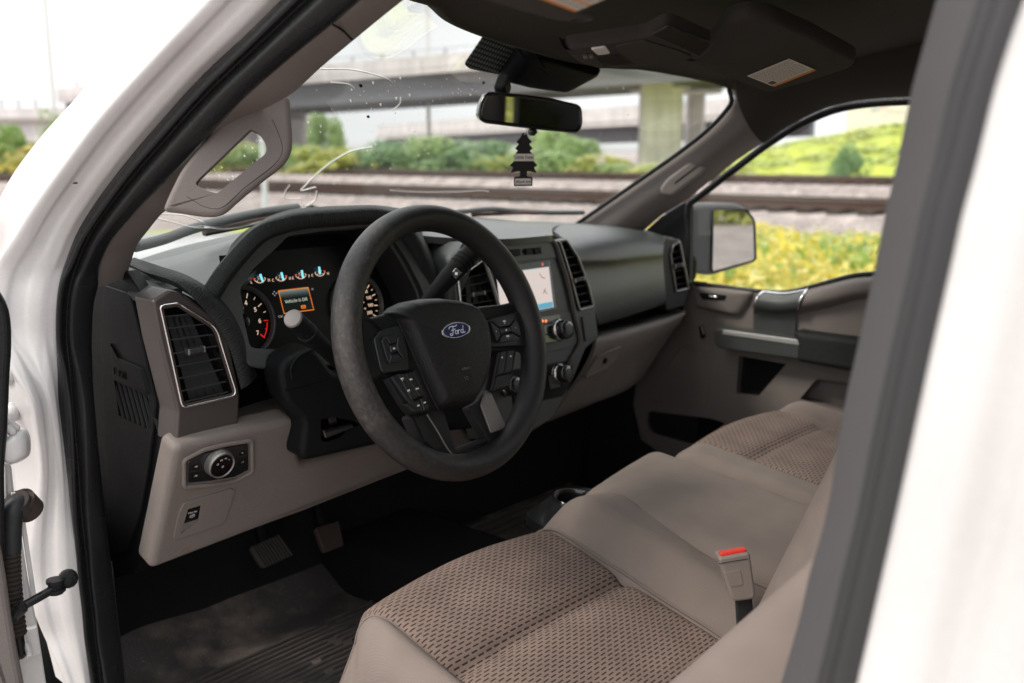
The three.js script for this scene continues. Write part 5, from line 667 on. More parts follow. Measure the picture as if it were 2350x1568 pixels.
  b(p4, [[1149, 808], [1163, 805], [1156, 858], [1139, 862]], .007); b(p4, [[1165, 805], [1181, 802], [1174, 854], [1158, 858]], .007); b(p4, [[1138, 865], [1173, 857], [1168, 886], [1132, 897]], .007); b(p4, [[1142, 810], [1148, 808], [1131, 897], [1126, 894]], .007);
  icon(p4, 1152, 820, .005, .005, .0074, '\u00AB', 4); icon(p4, 1172, 817, .005, .005, .0074, '\u00BB', 4); icon(p4, 1143, 883, .006, .004, .0074, '\u260E', 3.6); icon(p4, 1161, 876, .006, .004, .0074, '\u2312', 3.8);
}
// ═════════════ STEERING COLUMN ═════════════
const sc = thing('steering_column', 'black steering column shroud with stalks behind the wheel', 'steering column');
{
  const F = new Frame(Z(760, 930, -.19), P3(-.15, -.05, .98));
  part(sc, 'shroud', plate(F, [[642, 852], [652, 830], [690, 808], [721, 799], [738, 818], [762, 852], [790, 868], [900, 850], [1060, 880], [1100, 985], [960, 1000], [870, 1022], [700, 1060], [690, 1044], [700, 968], [655, 922], [646, 885]], { lift: 0, deep: .06, bev: .010, r: .012, seg: 5, holes: [{ px: [[724, 1024], [722, 962], [732, 948], [770, 943], [817, 952], [838, 966], [845, 984], [807, 996], [782, 1019], [746, 1030]], r: .006 }] }), M.black, 'black column shroud');
  part(sc, 'lever_recess', plate(F, [[715, 1034], [715, 950], [770, 935], [850, 960], [850, 1000], [780, 1030]], { lift: -.05, deep: .004, bev: 0, plane: 0 }), M.pit);
  part(sc, 'shroud_seam', tube([[655, 897], [700, 886], [776, 864]].map(([u, v]) => F.P(...F.at(u, v, .0005).toArray(), .0002)), .0010, { seg: 16, rad: 5 }), M.pit);
  part(sc, 'shroud_ridge', tube([[670, 870], [668, 844], [686, 818], [720, 801]].map(([u, v]) => F.P(...F.at(u, v, .001).toArray(), .0012)), .0022, { seg: 20, rad: 6 }), M.black);
  const lv = part(sc, 'tilt_lever', plate(F, [[730, 983], [744, 984], [800, 969], [801, 978], [760, 994], [737, 1002]], { lift: .004, deep: .014, bev: .003, r: .003, plane: -.01 }), M.gloss, 'black tilt lever'); part(lv, 'lever_stem', plate(F, [[752, 946], [771, 944], [778, 974], [758, 980]], { lift: -.012, deep: .01, bev: .003, r: .003, plane: -.01 }), M.gloss);
  // turn signal stalk
  const tip = Z(672, 731, -.065), root = Z(800, 852, -.13), dir = root.clone().sub(tip).normalize(), q = k => tip.clone().addScaledVector(dir, k);
  const L = tip.distanceTo(root), st = part(sc, 'turn_signal_stalk', merge([rod(q(.001), q(.04), .0125, .0130, 28), rod(q(.042), q(.075), .0130, .0115, 28), rod(q(.075), q(L), .0115, .010, 24)]), M.black, 'turn signal stalk with a round end');
  const FT = new Frame(tip, dir.clone().negate()); part(st, 'stalk_cap', lathe(FT, [[0, .0022], [.0105, .0020], [.0118, .001], [.0124, -.001]], 36), std(col(.13, .12, .118), .5), 'pale round end cap'); part(st, 'stalk_ring', rod(q(.040), q(.0422), .0133, .0133, 28), M.vane);
  for (const [u, v] of [[714, 748], [724, 757]]) part(st, 'mark', new THREE.SphereGeometry(.0013, 8, 6).translate(...Z(u, v, -.078).addScaledVector(look(u, v), -.006).toArray()), M.print);
  // column shift lever
  const s0 = Z(975, 695, -.10), s1 = Z(1104, 556, -.075), sd = s1.clone().sub(s0).normalize(), w = k => s0.clone().addScaledVector(sd, k), SL = s0.distanceTo(s1);
  const sh = part(sc, 'shift_lever', merge([rod(w(0), w(SL * .42), .009, .0145, 24), rod(w(SL * .42), w(SL * .66), .0145, .0152, 24), rod(w(SL * .66), w(SL), .0152, .0148, 24)]), M.black, 'column shift lever with plus and minus buttons');
  for (const k of [.60, .655, .71]) part(sh, 'grip_groove', rod(w(SL * k), w(SL * k + .0018), .0157, .0157, 24), M.pit);
  const FB = new Frame(Z(1047, 628, -.085).addScaledVector(look(1047, 628), -.0148), EYE.clone().sub(Z(1047, 628, -.085)).normalize(), sd); part(sh, 'shift_button', box(0, 0, 0, .012, .014, .004, .0015).applyMatrix4(FB.m()), M.gloss); const [g, m] = printed(FB, -.005, -.005, .005, .005, .0024, 12, (c, W, H) => { c.fillStyle = '#050506'; c.fillRect(0, 0, W, H); c.fillStyle = '#eee'; c.fillRect(W / 2 - .8, 2.4, 1.6, 5.2); c.fillRect(2.4, H / 2 - .8, 5.2, 1.6); }); part(sh, 'button_symbol', g, m);
}

// ═════════════ SEATS ═════════════
// a cushion patch: height over a sloping plane, a across, b front to back, uv in metres
function patch(O, slope, a0, a1, b0, b1, H, nu, nv) {
  const eb = P3(0, -slope, 1).normalize(), en = P3(0, 1, slope).normalize(), pos = [], uv = [], idx = [];
  for (let j = 0; j <= nv; j++) for (let i = 0; i <= nu; i++) { const s = i / nu, t = j / nv, a = typeof a0 === 'function' ? lerp(a0(t), a1(t), s) : lerp(a0, a1, s), b = lerp(b0, b1, t), [da, db2, h] = H(a, b); const p = O.clone().add(P3(da, 0, 0)).addScaledVector(eb, db2).addScaledVector(en, h); pos.push(p.x, p.y, p.z); uv.push(a, b); }
  for (let j = 0; j < nv; j++) for (let i = 0; i < nu; i++) { const k = j * (nu + 1) + i; idx.push(k, k + nu + 1, k + 1, k + 1, k + nu + 1, k + nu + 2); }
  const g = new THREE.BufferGeometry(); g.setAttribute('position', new THREE.Float32BufferAttribute(pos, 3)); g.setAttribute('uv', new THREE.Float32BufferAttribute(uv, 2)); g.setIndex(idx); g.computeVertexNormals(); return g;
}
// front roll: arc length b along the surface bends down over radius r at the front
const roll = (b, r) => b >= 0 ? [b, 0] : (() => { const th = Math.min(-b / r, 1.75), rest = Math.max(0, -b - 1.75 * r); return [-r * Math.sin(th) + rest * Math.cos(1.75) * -1 * -1, -r * (1 - Math.cos(th)) - rest * .98]; })();
const gauss = (x, c, w) => Math.exp(-(((x - c) / w) ** 2));
function seatCushion(t, O, slope, { aL = -.19, aR = .165, outL = .11, outR = .115, bolL = .012, bolR = .048, bolW = .10, mirror = 1, depth = .5, crease = .115 }) {
  const bow = a => .018 * (1 - (a / .2) ** 2) - .9 * Math.max(0, aL + .01 - a * mirror);
  const H = (a, b) => { const st = .050 - bow(a); let [bb, h] = roll(b - st, .055); bb += st; const aa = a * mirror; let da = a;
    if (aa > aR) { const s = aa - aR; const k = Math.min(s / .06, 1), W = bolW; h += bolR * (k * k * (3 - 2 * k)); if (s > W) { const [q, d] = roll(-(s - W), .04); da = mirror * (aR + W - q); h += d; } }
    if (aa < aL) { const s = aL - aa; h += bolL * Math.min(s / .02, 1); if (s > .004) { const [q, d] = roll(-(s - .004), .042); da = mirror * (aL - .004 + q); h += d; } }
    if (aa <= aR && aa >= aL) { h += -.009 * gauss(b, crease + .02 + .03, .010) - .006 * gauss(b, crease + .05, .03); h += .004 * Math.sin((aa - aL) / (aR - aL) * Math.PI); h -= .005 * (gauss(aa, aR, .006) + gauss(aa, aL, .006)); }
    h += .0016 * (fbm((a + 1) * 18, (b + 1) * 18, 256, 203, 3) - .5) * 2;
    return [da, bb + .0, h]; };
  const L = mirror > 0 ? [aL, aR] : [-aR, -aL];
  part(t, 'seat_centre', patch(O, slope, L[0], L[1], -.16, depth, H, 60, 90), M.pattern, 'dash patterned seat centre');
  part(t, 'seat_bolster', mirror > 0 ? patch(O, slope, aL - outL - .14, aL, -.16, depth, H, 40, 60) : patch(O, slope, -aL, -aL + outL + .14, -.16, depth, H, 40, 60), M.fabric, 'plain woven side of the cushion');
  part(t, 'seat_bolster', mirror > 0 ? patch(O, slope, aR, aR + outR + .12, -.16, depth, H, 40, 60) : patch(O, slope, -aR - outR - .06, -aR, -.16, depth, H, 40, 60), M.fabric, 'raised woven inner bolster');
  return H;
}
const SO = P3(-.39, .93, .03), SSL = .28;
const ds = thing('driver_seat', 'taupe cloth driver seat with dark dash pattern on its cushion', 'seat', 'front seats');
{
  const H = seatCushion(ds, SO, SSL, {});
  const eb = P3(0, -SSL, 1).normalize(), en = P3(0, 1, SSL).normalize(), wp = (a, b, up = 0) => { const [x, y, h] = H(a, b); return SO.clone().add(P3(x, 0, 0)).addScaledVector(eb, y).addScaledVector(en, h + up); };
  for (const a of [-.19, .165]) part(ds, 'seam', tube(Array.from({ length: 24 }, (_, i) => wp(a + .001, -.10 + i * .025, .0012)), .0016, { seg: 90, rad: 6 }), M.fabric);
  part(ds, 'piping', tube(Array.from({ length: 22 }, (_, i) => wp(-.262, -.10 + i * .028, .001)), .0035, { seg: 60, rad: 8 }), M.fabric);
  part(ds, 'seat_base', merge([box(-.40, .70, .30, .44, .22, .46, .03), box(-.40, .62, .30, .36, .12, .4)]), M.black, 'black seat base');
  const zf = y => .503 + .82 * (y - 1.01), zg = y => .405 + .40 * (y - .93), rows = [.84, .92, 1.0, 1.1, 1.22, 1.36, 1.5, 1.58].map(y => { const z = zf(y), f = zg(y), k = y > 1.55 ? .05 : 0; return [P3(-.64, y - .05, z + .28), P3(-.655, y - .02, z + .14), P3(-.645 + k, y, z + .03), P3(-.605 + k, y, z + .005), P3(-.55, y, z + .02), P3(-.42, y, (z + f) / 2 + .04), P3(-.30, y, f + .05), P3(-.235, y, f + .008), P3(-.205, y, f), P3(-.18, y, f + .03), P3(-.175, y, f + .2)]; });
  part(ds, 'backrest', sheet(rows, { nu: 70, nv: 40 }), M.fabric, 'cloth backrest');
  part(ds, 'backrest_seam', tube([.86, .94, 1.02, 1.1, 1.2, 1.3].map(y => P3(-.652, y - .01, zf(y) + .085)), .004, { seg: 40 }), M.fabric);
}
const ps = thing('passenger_seat', 'taupe cloth passenger seat with patterned cushion beside the far door', 'seat', 'front seats');
{
  const O = P3(.40, .957, .015); seatCushion(ps, O, .14, { mirror: -1, aL: -.16, aR: .16, outL: .08, bolL: .03, bolR: .004, bolW: .055, outR: .06, crease: .07 });
  part(ps, 'seat_base', box(.41, .72, .32, .42, .26, .46, .03), M.black);
  const rows = [.86, .95, 1.05, 1.15, 1.28, 1.38].map(y => { const z = .56 + .5 * (y - 1); return [P3(.66, y, z + .2), P3(.665, y, z + .05), P3(.62, y, z), P3(.55, y, z + .04), P3(.41, y, z + .05), P3(.27, y, z + .04), P3(.205, y, z), P3(.165, y, z + .05), P3(.17, y, z + .2)]; }); part(ps, 'backrest', sheet(rows, { nu: 40, nv: 24 }), M.fabric, 'cloth backrest');
}
const cs = thing('centre_seat', 'plain taupe cloth centre seat between the two front seats', 'seat');
{
  const O = P3(0, .958, .045), H = (a, b) => { const f = b - (.012 - .16 * (a + .04)); let [bb, h] = roll(f, .04), da = a; for (const [e, sg] of [[-.105, -1], [.105, 1]]) { const s = (a - e) * sg; if (s > 0) { const [q, d] = roll(-s, .035); da = e - sg * q; h += d; } } h += .004 * Math.cos((a + .04) * 9) + .0012 * (fbm((a + 1) * 14, (b + 1) * 14, 256, 207, 3) - .5); return [da, bb + (.012 - .16 * (a + .04)), h]; };
  part(cs, 'cushion', patch(O, .12, -.28, .28, -.16, .5, H, 70, 70), M.fabric, 'plain woven cushion top');
  const eb = P3(0, -.12, 1).normalize(), en = P3(0, 1, .12).normalize(); part(cs, 'stitch_line', tube(Array.from({ length: 20 }, (_, i) => { const [x, y, h] = H(-.155, -.05 + i * .025); return O.clone().add(P3(x, 0, 0)).addScaledVector(eb, y).addScaledVector(en, h + .001).add(P3(-.001, 0, 0)); }), .0016, { seg: 40, rad: 6 }), M.fabric);
  part(cs, 'seat_base', box(.0, .72, .36, .26, .26, .5, .03), M.black);
  }
// cup holder tray before the centre seat
{
  const t = thing('cup_holder_tray', 'black cup holder tray in front of the centre seat', 'cup holder'); const F = new Frame(P3(0, .905, -.02), P3(0, 1, .1), P3(0, 0, -1));
  const ring = Array.from({ length: 20 }, (_, i) => [1316 + 42 * Math.cos(i * .314), 1143 + 20 * Math.sin(i * .314)]);
  part(t, 'tray', plate(F, [[1203, 1178], [1262, 1136], [1300, 1121], [1350, 1118], [1385, 1128], [1420, 1160], [1380, 1200], [1260, 1220]], { lift: 0, deep: .02, bev: .003, r: .008, plane: 0, holes: [{ px: ring, r: 0 }] }), M.gloss, 'glossy black tray');
  const c = F.at(1316, 1143), R = F.at(1358, 1143).distanceTo(c); part(t, 'cup_well', lathe(new Frame(F.P(c.x, c.y, 0), F.ez), [[0, -.07], [R * .8, -.07], [R * .95, -.01], [R * 1.0, .002], [R * 1.1, .003], [R * 1.12, -.002]], 40), M.gloss); part(t, 'stand', box(-.02, .74, -.02, .12, .3, .1), M.carpet);
}
// belt buckle
{
  const t = thing('belt_buckle', 'grey seat belt buckle with a red button beside the driver cushion', 'seat belt buckle');
  const top = X(1690, 1266, -.222), bot = X(1706, 1376, -.222), ax = top.clone().sub(bot).normalize(), nn = P3(-.75, .1, .66), F = new Frame(top.clone().add(bot).multiplyScalar(.5), nn, ax);
  const pts = [[1647, 1278], [1655, 1274], [1718, 1262], [1724, 1266], [1743, 1360], [1738, 1368], [1684, 1375], [1678, 1370]];
  part(t, 'housing', plate(F, [[1645, 1276], [1717, 1263], [1731, 1362], [1724, 1371], [1684, 1376], [1676, 1370]], { lift: .010, deep: .032, bev: .0035, r: .005, plane: 0, seg: 4 }), M.beltgrey, 'grey plastic housing');
  const a = F.pts([[1650, 1274], [1714, 1262]], 0); part(t, 'release_button', bar(F.P(a[0].x + .001, a[0].y - .001, -.002), F.P(a[1].x - .001, a[1].y - .001, -.002), .014, .008, ax), M.red, 'red release button');
  part(t, 'inset_panel', plate(F, [[1664, 1314], [1700, 1308], [1706, 1343], [1676, 1348]], { lift: .0106, deep: .002, bev: .0004, r: .002, plane: .0106 }), M.beltgrey); part(t, 'parting_line', bar(F.P(...F.at(1650, 1294, .0105).toArray(), .0103), F.P(...F.at(1717, 1283, .0105).toArray(), .0103), .0006, .0008, nn), M.pit);
  part(t, 'strap', plate(F, [[1690, 1372], [1728, 1368], [1734, 1440], [1706, 1470], [1694, 1440]], { lift: -.004, deep: .008, bev: .002, plane: 0 }), M.strap, 'black strap under the buckle'); part(t, 'strap_clip', plate(F, [[1699, 1374], [1714, 1372], [1714, 1377], [1700, 1379]], { lift: -.001, deep: .003, bev: .0005, plane: 0 }), M.satin);
}

// ═════════════ PASSENGER DOOR ═════════════
const pd = thing('passenger_door', 'closed passenger door with taupe trim, armrest and side mirror', 'door');
const FD = new Frame(P3(.775, 1.1, 0), P3(-1, 0, 0));
{
  const w = (u, v, l = 0) => FD.P(...FD.at(u, v, l).toArray(), l);
  part(pd, 'door_panel', plate(FD, [[1578, 655], [1640, 658], [1728, 669], [1800, 673], [1840, 666], [1900, 650], [1960, 636], [2020, 630], [2140, 632], [2140, 1180], [1800, 1150], [1560, 1075], [1470, 1010], [1452, 930], [1458, 880], [1500, 800], [1560, 740]], { lift: 0, deep: .05, bev: .004, r: .006, plane: 0, holes: [{ px: [[1693, 812], [1812, 833], [1742, 914], [1686, 906]], r: .008 }, { px: [[1487, 940], [1632, 957], [1672, 970], [1602, 1027], [1494, 996], [1482, 974]], r: .012 }, { px: [[1872, 866], [1990, 878], [1985, 960], [1828, 918]], r: .012 }] }), M.taupe, 'taupe door trim');
  part(pd, 'pocket_liner', plate(FD, [[1470, 800], [2100, 820], [2100, 1060], [1470, 1010]], { lift: -.045, deep: .004, bev: 0, plane: -.02 }), M.trim);
  part(pd, 'door_pocket', plate(FD, [[1680, 800], [1830, 826], [1750, 922], [1676, 912]], { lift: -.028, deep: .004, bev: 0, plane: -.01 }), M.gloss, 'black handle pocket'); part(pd, 'door_pocket', plate(FD, [[1476, 930], [1690, 960], [1600, 1036], [1480, 1004]], { lift: -.03, deep: .004, bev: 0, plane: -.01 }), M.pit, 'dark map pocket');
  part(pd, 'upper_ledge', pad(FD, [[1584, 658], [1660, 662], [1728, 671], [1722, 690], [1702, 722], [1690, 726], [1592, 706]], { lift: -.002, h: .018, e: .3, crown: .002, r: .006, plane: .008 }), M.taupe, 'light ledge under the window');
  part(pd, 'rear_ledge', sheet([[w(1850, 664, -.002), w(1905, 650, -.002), w(1965, 636, -.002), w(2040, 631, -.002)], [w(1845, 680, .022), w(1905, 662, .024), w(1965, 648, .024), w(2040, 642, .024)], [w(1838, 702, .024), w(1905, 688, .028), w(1965, 674, .03), w(2040, 668, .03)], [w(1834, 722, .0), w(1905, 706, .0), w(1965, 690, .0), w(2040, 684, .0)]], { nu: 16, nv: 12 }), M.taupe, 'rounded ledge behind the black insert');
  part(pd, 'black_insert', sheet([[w(1748, 669, .0), w(1800, 672, .0), w(1850, 664, .0)], [w(1742, 682, .026), w(1795, 688, .026), w(1843, 680, .026)], [w(1732, 704, .028), w(1785, 710, .028), w(1832, 706, .028)], [w(1729, 720, .010), w(1780, 726, .008), w(1828, 722, .010)], [w(1729, 765, .006), w(1780, 770, .006), w(1824, 775, .006)]], { nu: 16, nv: 20 }), M.dash, 'dark insert above the door pull');
  for (const l of [[[1752, 669, .004], [1740, 680, .024], [1732, 695, .030], [1730, 708, .028]], [[1852, 665, .004], [1843, 678, .024], [1834, 694, .030], [1832, 708, .028]], [[1752, 670, .004], [1800, 674, .006], [1850, 666, .004]]]) part(pd, 'chrome_strip', tube(l.map(([u, v, k]) => w(u, v, k)), .0028, { seg: 20 }), M.chrome);
  part(pd, 'switch_plate', plate(FD, [[1604, 674], [1612, 671], [1668, 678], [1664, 690], [1612, 688]], { lift: .019, deep: .004, bev: .001, r: .003, plane: .018 }), M.gloss, 'small black window switch plate'); part(pd, 'switch', bar(w(1628, 680, .022), w(1646, 683, .022), .006, .006), M.chrome);
  part(pd, 'lock_knob', plate(FD, [[1603, 750], [1612, 747], [1619, 770], [1616, 778], [1608, 776]], { lift: .004, deep: .006, bev: .001, r: .002, plane: .003 }), M.gloss); part(pd, 'lock_slider', bar(w(1610, 750, .008), w(1615, 768, .008), .005, .005), M.satin);
  const h = part(pd, 'pull_handle', plate(FD, [[1642, 757], [1652, 754], [1838, 779], [1834, 824], [1655, 800], [1642, 790]], { lift: .055, deep: .05, bev: .004, r: .006, plane: .05 }), M.dash, 'door pull with a silver top'); part(h, 'silver_top', plate(FD, [[1660, 757], [1840, 781], [1837, 793], [1659, 767]], { lift: .0575, deep: .006, bev: .0015, r: .003, plane: .055 }), M.silver, 'silver strip on the door pull');
  part(pd, 'armrest', plate(FD, [[1824, 757], [1850, 762], [2050, 788], [2050, 868], [1930, 845], [1836, 828], [1838, 790]], { lift: .06, deep: .06, bev: .012, r: .01, plane: .04, seg: 4 }), M.soft, 'black armrest');
  const ring = rounded(FD.pts([[1565, 796], [1622, 806], [1630, 820], [1622, 936], [1492, 920], [1500, 880]], 0), .012).getSpacedPoints(60).slice(0, 60).map(p => FD.P(p.x, p.y, .0005)); part(pd, 'speaker_outline', tube(ring, .0018, { seg: 80, rad: 6, closed: true }), M.taupe);
  part(pd, 'window_seal', tube([[1576, 652], [1640, 656], [1728, 667], [1800, 671], [1842, 664], [1900, 648], [1960, 633], [2020, 628], [2140, 628]].map(([u, v]) => w(u, v, -.004)), .0055, { seg: 50 }), M.rubber, 'black seal along the window sill');
  part(pd, 'window_frame', tube([[1578, 655], [1580, 560], [1582, 470], [1600, 455], [1640, 424], [1705, 374], [1765, 329], [1840, 284], [1915, 252], [1990, 238], [2110, 231], [2250, 230]].map(([u, v]) => w(u, v, .0)), .009, { seg: 90 }), M.rubber, 'black frame round the passenger window');
  part(pd, 'mirror_sail', plate(FD, [[1478, 534], [1520, 496], [1572, 464], [1586, 470], [1584, 650], [1574, 650], [1566, 560], [1545, 545]], { lift: .006, deep: .02, bev: .003, r: .004, plane: 0 }), M.black, 'black triangle at the front of the window');
  const gp = plate(new Frame(P3(.79, 1.1, 0), P3(-1, 0, 0)), [[1582, 656], [1586, 466], [1640, 424], [1765, 329], [1840, 284], [1990, 238], [2250, 230], [2250, 640], [2020, 632], [1900, 652], [1800, 676]], { lift: 0, deep: .0002, bev: 0 }); part(pd, 'window_pane', new THREE.ShapeGeometry(rounded(new Frame(P3(.79, 1.1, 0), P3(-1, 0, 0)).pts([[1582, 660], [1586, 466], [1640, 424], [1765, 329], [1840, 284], [1990, 238], [2250, 230], [2250, 640], [2020, 636], [1900, 655], [1800, 678]]), 0)).applyMatrix4(new Frame(P3(.79, 1.1, 0), P3(-1, 0, 0)).m()), M.glass, 'side window').castShadow = false;
  part(pd, 'outer_skin', box(.85, .88, .12, .05, .52, 1.2, .02), M.white, 'white outer skin');
  // exterior mirror
  const FX = new Frame(X(1670, 548, .98), P3(-.34, .02, .94));
  const mh = part(pd, 'mirror_housing', plate(FX, [[1578, 490], [1590, 474], [1612, 467], [1694, 466], [1716, 480], [1735, 510], [1739, 545], [1736, 603], [1634, 633], [1598, 628], [1578, 618]], { lift: 0, deep: .10, bev: .012, r: .014, plane: 0, seg: 5 }), std(col(.065, .068, .07), .6, grain(8, .0006)), 'grey plastic mirror housing');
  part(mh, 'mirror_glass', plate(FX, [[1637, 480], [1642, 477], [1711, 481], [1730, 508], [1733, 597], [1634, 624]], { lift: .002, deep: .004, bev: .0006, r: .006, plane: .001 }), M.mirror, 'mirror glass');
  part(mh, 'mirror_rim', tube(rounded(FX.pts([[1636, 479], [1712, 480], [1731, 507], [1734, 598], [1633, 626]], .002), .008).getSpacedPoints(50).slice(0, 50).map(p => FX.P(p.x, p.y, .002)), .0035, { seg: 70, rad: 6, closed: true }), M.rubber);
  part(mh, 'mirror_arm', bar(FX.P(...FX.at(1588, 600, 0).toArray(), -.06), X(1575, 620, .80), .06, .07), M.black);
}

// ═════════════ ROOF FITTINGS ═════════════
const tLabel = (w0, seed) => canvas(512, 320, (c, w, h) => { const r = rng(seed); c.fillStyle = '#d9d3cb'; c.fillRect(0, 0, w, h); c.fillStyle = '#d9812f'; c.fillRect(0, 0, w, 34); if (w0) c.fillRect(0, 150, w, 26); c.fillStyle = '#2e2c2a'; c.fillRect(18, 44, 70, 60); c.fillStyle = '#7d7873'; for (let y = 52; y < h - 16; y += 14) { let x = y < 110 ? 104 : 18; while (x < w - 40) { const l = 10 + r() * 34; if (!(w0 && y > 140 && y < 180)) c.fillRect(x, y, l, 6); x += l + 8; } } });
function visor(label, F, out, lab, tex1, rot) {
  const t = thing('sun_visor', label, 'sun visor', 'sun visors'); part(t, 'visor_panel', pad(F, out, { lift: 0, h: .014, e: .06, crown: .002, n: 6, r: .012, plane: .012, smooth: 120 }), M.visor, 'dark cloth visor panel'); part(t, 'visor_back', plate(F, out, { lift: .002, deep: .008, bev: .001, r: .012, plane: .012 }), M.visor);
  const q = F.pts(lab, .0165), g = new THREE.BufferGeometry(); const P = q.map(p => F.P(p.x, p.y, .0168)); g.setAttribute('position', new THREE.Float32BufferAttribute([0, 1, 2, 0, 2, 3].flatMap(i => P[i].toArray()), 3)); const U = [[0, 0], [0, 1], [1, 1], [1, 0]]; g.setAttribute('uv', new THREE.Float32BufferAttribute([0, 1, 2, 0, 2, 3].flatMap(i => U[(i + rot) % 4]), 2)); g.computeVertexNormals(); part(t, 'warning_label', g, std(0xffffff, .6, { map: tex1 }), 'printed warning label with an orange band'); return t;
}
{
  const FV1 = new Frame(Y(1775, 140, 1.612), P3(-.12, -1, .14), P3(0, 0, -1));
  visor('dark passenger sun visor with a white and orange label', FV1, [[1580, 141], [1612, 118], [1640, 92], [1668, 52], [1710, 35], [1767, 42], [1861, 82], [1966, 138], [1962, 152], [1860, 186], [1764, 213], [1660, 172]], [[1714, 174], [1777, 199], [1874, 161], [1811, 134]], tLabel(0, 3), 0);
  const FV2 = new Frame(Y(1250, 5, 1.615), P3(.05, -1, .10), P3(0, 0, -1));
  const t = visor('dark driver sun visor at the top edge with a striped label', FV2, [[1040, -24], [1121, 0], [1205, 25], [1289, 49], [1303, 48], [1345, 22], [1440, -40], [1560, -120], [1300, -200], [1100, -120]], [[1200, -18], [1319, 27], [1392, -4], [1270, -44]], tLabel(1, 4), 1);
  const p = FV2.at(1334, 47, .01); part(t, 'visor_clip', tube(Array.from({ length: 16 }, (_, i) => FV2.P(p.x + .014 * Math.cos(i * .393), p.y + .009 * Math.sin(i * .393), .008)), .0022, { seg: 40, rad: 6, closed: true }), M.visor);
}
{
  const t = thing('overhead_console', 'dark overhead console with a pale map light near the mirror', 'overhead console'), F = new Frame(Y(1450, 118, 1.607), P3(-.02, -1, .22), P3(0, 0, -1));
  const pl2 = (n, px, l, d, m, lab, r = .004) => part(t, n, plate(F, px, { lift: l, deep: d, bev: .0015, r, plane: l }), m, lab);
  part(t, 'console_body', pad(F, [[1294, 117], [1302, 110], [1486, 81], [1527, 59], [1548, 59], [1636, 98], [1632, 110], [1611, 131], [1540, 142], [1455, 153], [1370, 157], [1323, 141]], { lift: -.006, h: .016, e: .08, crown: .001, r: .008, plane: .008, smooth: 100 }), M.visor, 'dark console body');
  pl2('map_light', [[1356, 114], [1390, 109], [1401, 124], [1372, 128]], .0125, .004, M.lens, 'pale map light lens'); pl2('glasses_door', [[1412, 108], [1482, 94], [1560, 118], [1588, 130], [1470, 148], [1440, 134], [1424, 124]], .0125, .004, M.visor, 'sunglasses door', .006);
  const grille = (px, n) => { const g = pl2('speaker_grille', px, .012, .002, M.dash, 'ribbed grille'); for (let i = 0; i < n; i++) { const k = (i + .5) / n, a = [lerp(px[0][0], px[1][0], k), lerp(px[0][1], px[1][1], k)], b2 = [lerp(px[3][0], px[2][0], k), lerp(px[3][1], px[2][1], k)]; part(g, 'rib', bar(F.P(...F.at(...a, .0125).toArray(), .0125), F.P(...F.at(...b2, .0125).toArray(), .0125), .0016, .0016), M.visor); } };
  grille([[1498, 80], [1532, 62], [1632, 100], [1604, 128]], 12); grille([[1366, 132], [1422, 126], [1458, 146], [1384, 152]], 12); for (const u of [1336, 1350]) pl2('button', [[u, 128], [u + 10, 127], [u + 14, 134], [u + 4, 136]], .0125, .004, M.dash, undefined, .001);
}
// mirror mount with dotted band, mirror, hanging freshener
{
  const t = thing('mirror_mount', 'dark sensor housing and dotted black glass band above the mirror', 'mirror mount'), F = new Frame(P3(-.02, 1.62, -.20), P3(-.12, -.72, .68));
  const dots = tex(128, (x, y) => { const i = Math.floor(x * 8), j = Math.floor(y * 8), u = x * 8 - i - .5, v = y * 8 - j - .5; return u * u + v * v < .12 ? [.42, .46, .45] : [.03, .035, .035]; }, { srgb: true });
  part(t, 'dotted_band', worldUV(plate(F, [[1114, 84], [1192, 106], [1170, 160], [1150, 176], [1080, 162], [1070, 154], [1071, 147]], { lift: -.004, deep: .002, bev: .0004, r: .003, plane: 0 })), std(col(1, 1, 1), .4, { map: rep(dots, 19) }), 'black band with pale dots');
  part(t, 'sensor_housing', pad(F, [[1189, 106], [1260, 118], [1380, 156], [1372, 162], [1301, 200], [1290, 202], [1198, 189], [1144, 175]], { lift: -.006, h: .03, e: .3, crown: .002, r: .006, plane: .0 }), M.black, 'black sensor housing');
}
{
  const t = thing('rear_view_mirror', 'black framed rear view mirror hanging before the windshield', 'mirror'), F = new Frame(Z(1216, 258, -.13), P3(-.22, -.03, .97));
  const out = [[1112, 217], [1120, 213], [1190, 219], [1257, 228], [1326, 243], [1332, 250], [1334, 284], [1328, 300], [1320, 303], [1230, 294], [1108, 279], [1097, 268], [1101, 240]];
  part(t, 'housing', pad(F, out, { lift: 0, h: -.035, e: .45, crown: -.004, r: .006, plane: 0, smooth: 90 }), M.gloss, 'black mirror housing');
  part(t, 'mirror_glass', plate(F, out.map(([u, v]) => [1217 + (u - 1217) * .955, 258 + (v - 258) * .88]), { lift: .0015, deep: .003, bev: .0005, r: .008, plane: 0 }), M.mirror, 'mirror glass');
  part(t, 'frame', tube(rounded(F.pts(out), .008).getSpacedPoints(80).slice(0, 80).map(p => F.P(p.x * .985, p.y * .97, .001)), .0032, { seg: 120, rad: 8, closed: true }), M.gloss);
  const a = F.P(...F.at(1158, 216).toArray(), -.012); part(t, 'arm', bar(a, F.P(...F.at(1184, 184).toArray(), -.03), .02, .03), M.black); part(t, 'dip_tab', bar(F.P(...F.at(1222, 296, .004).toArray(), .0), F.P(...F.at(1226, 309).toArray(), .0), .014, .012), M.gloss, 'black tab under the mirror');
}
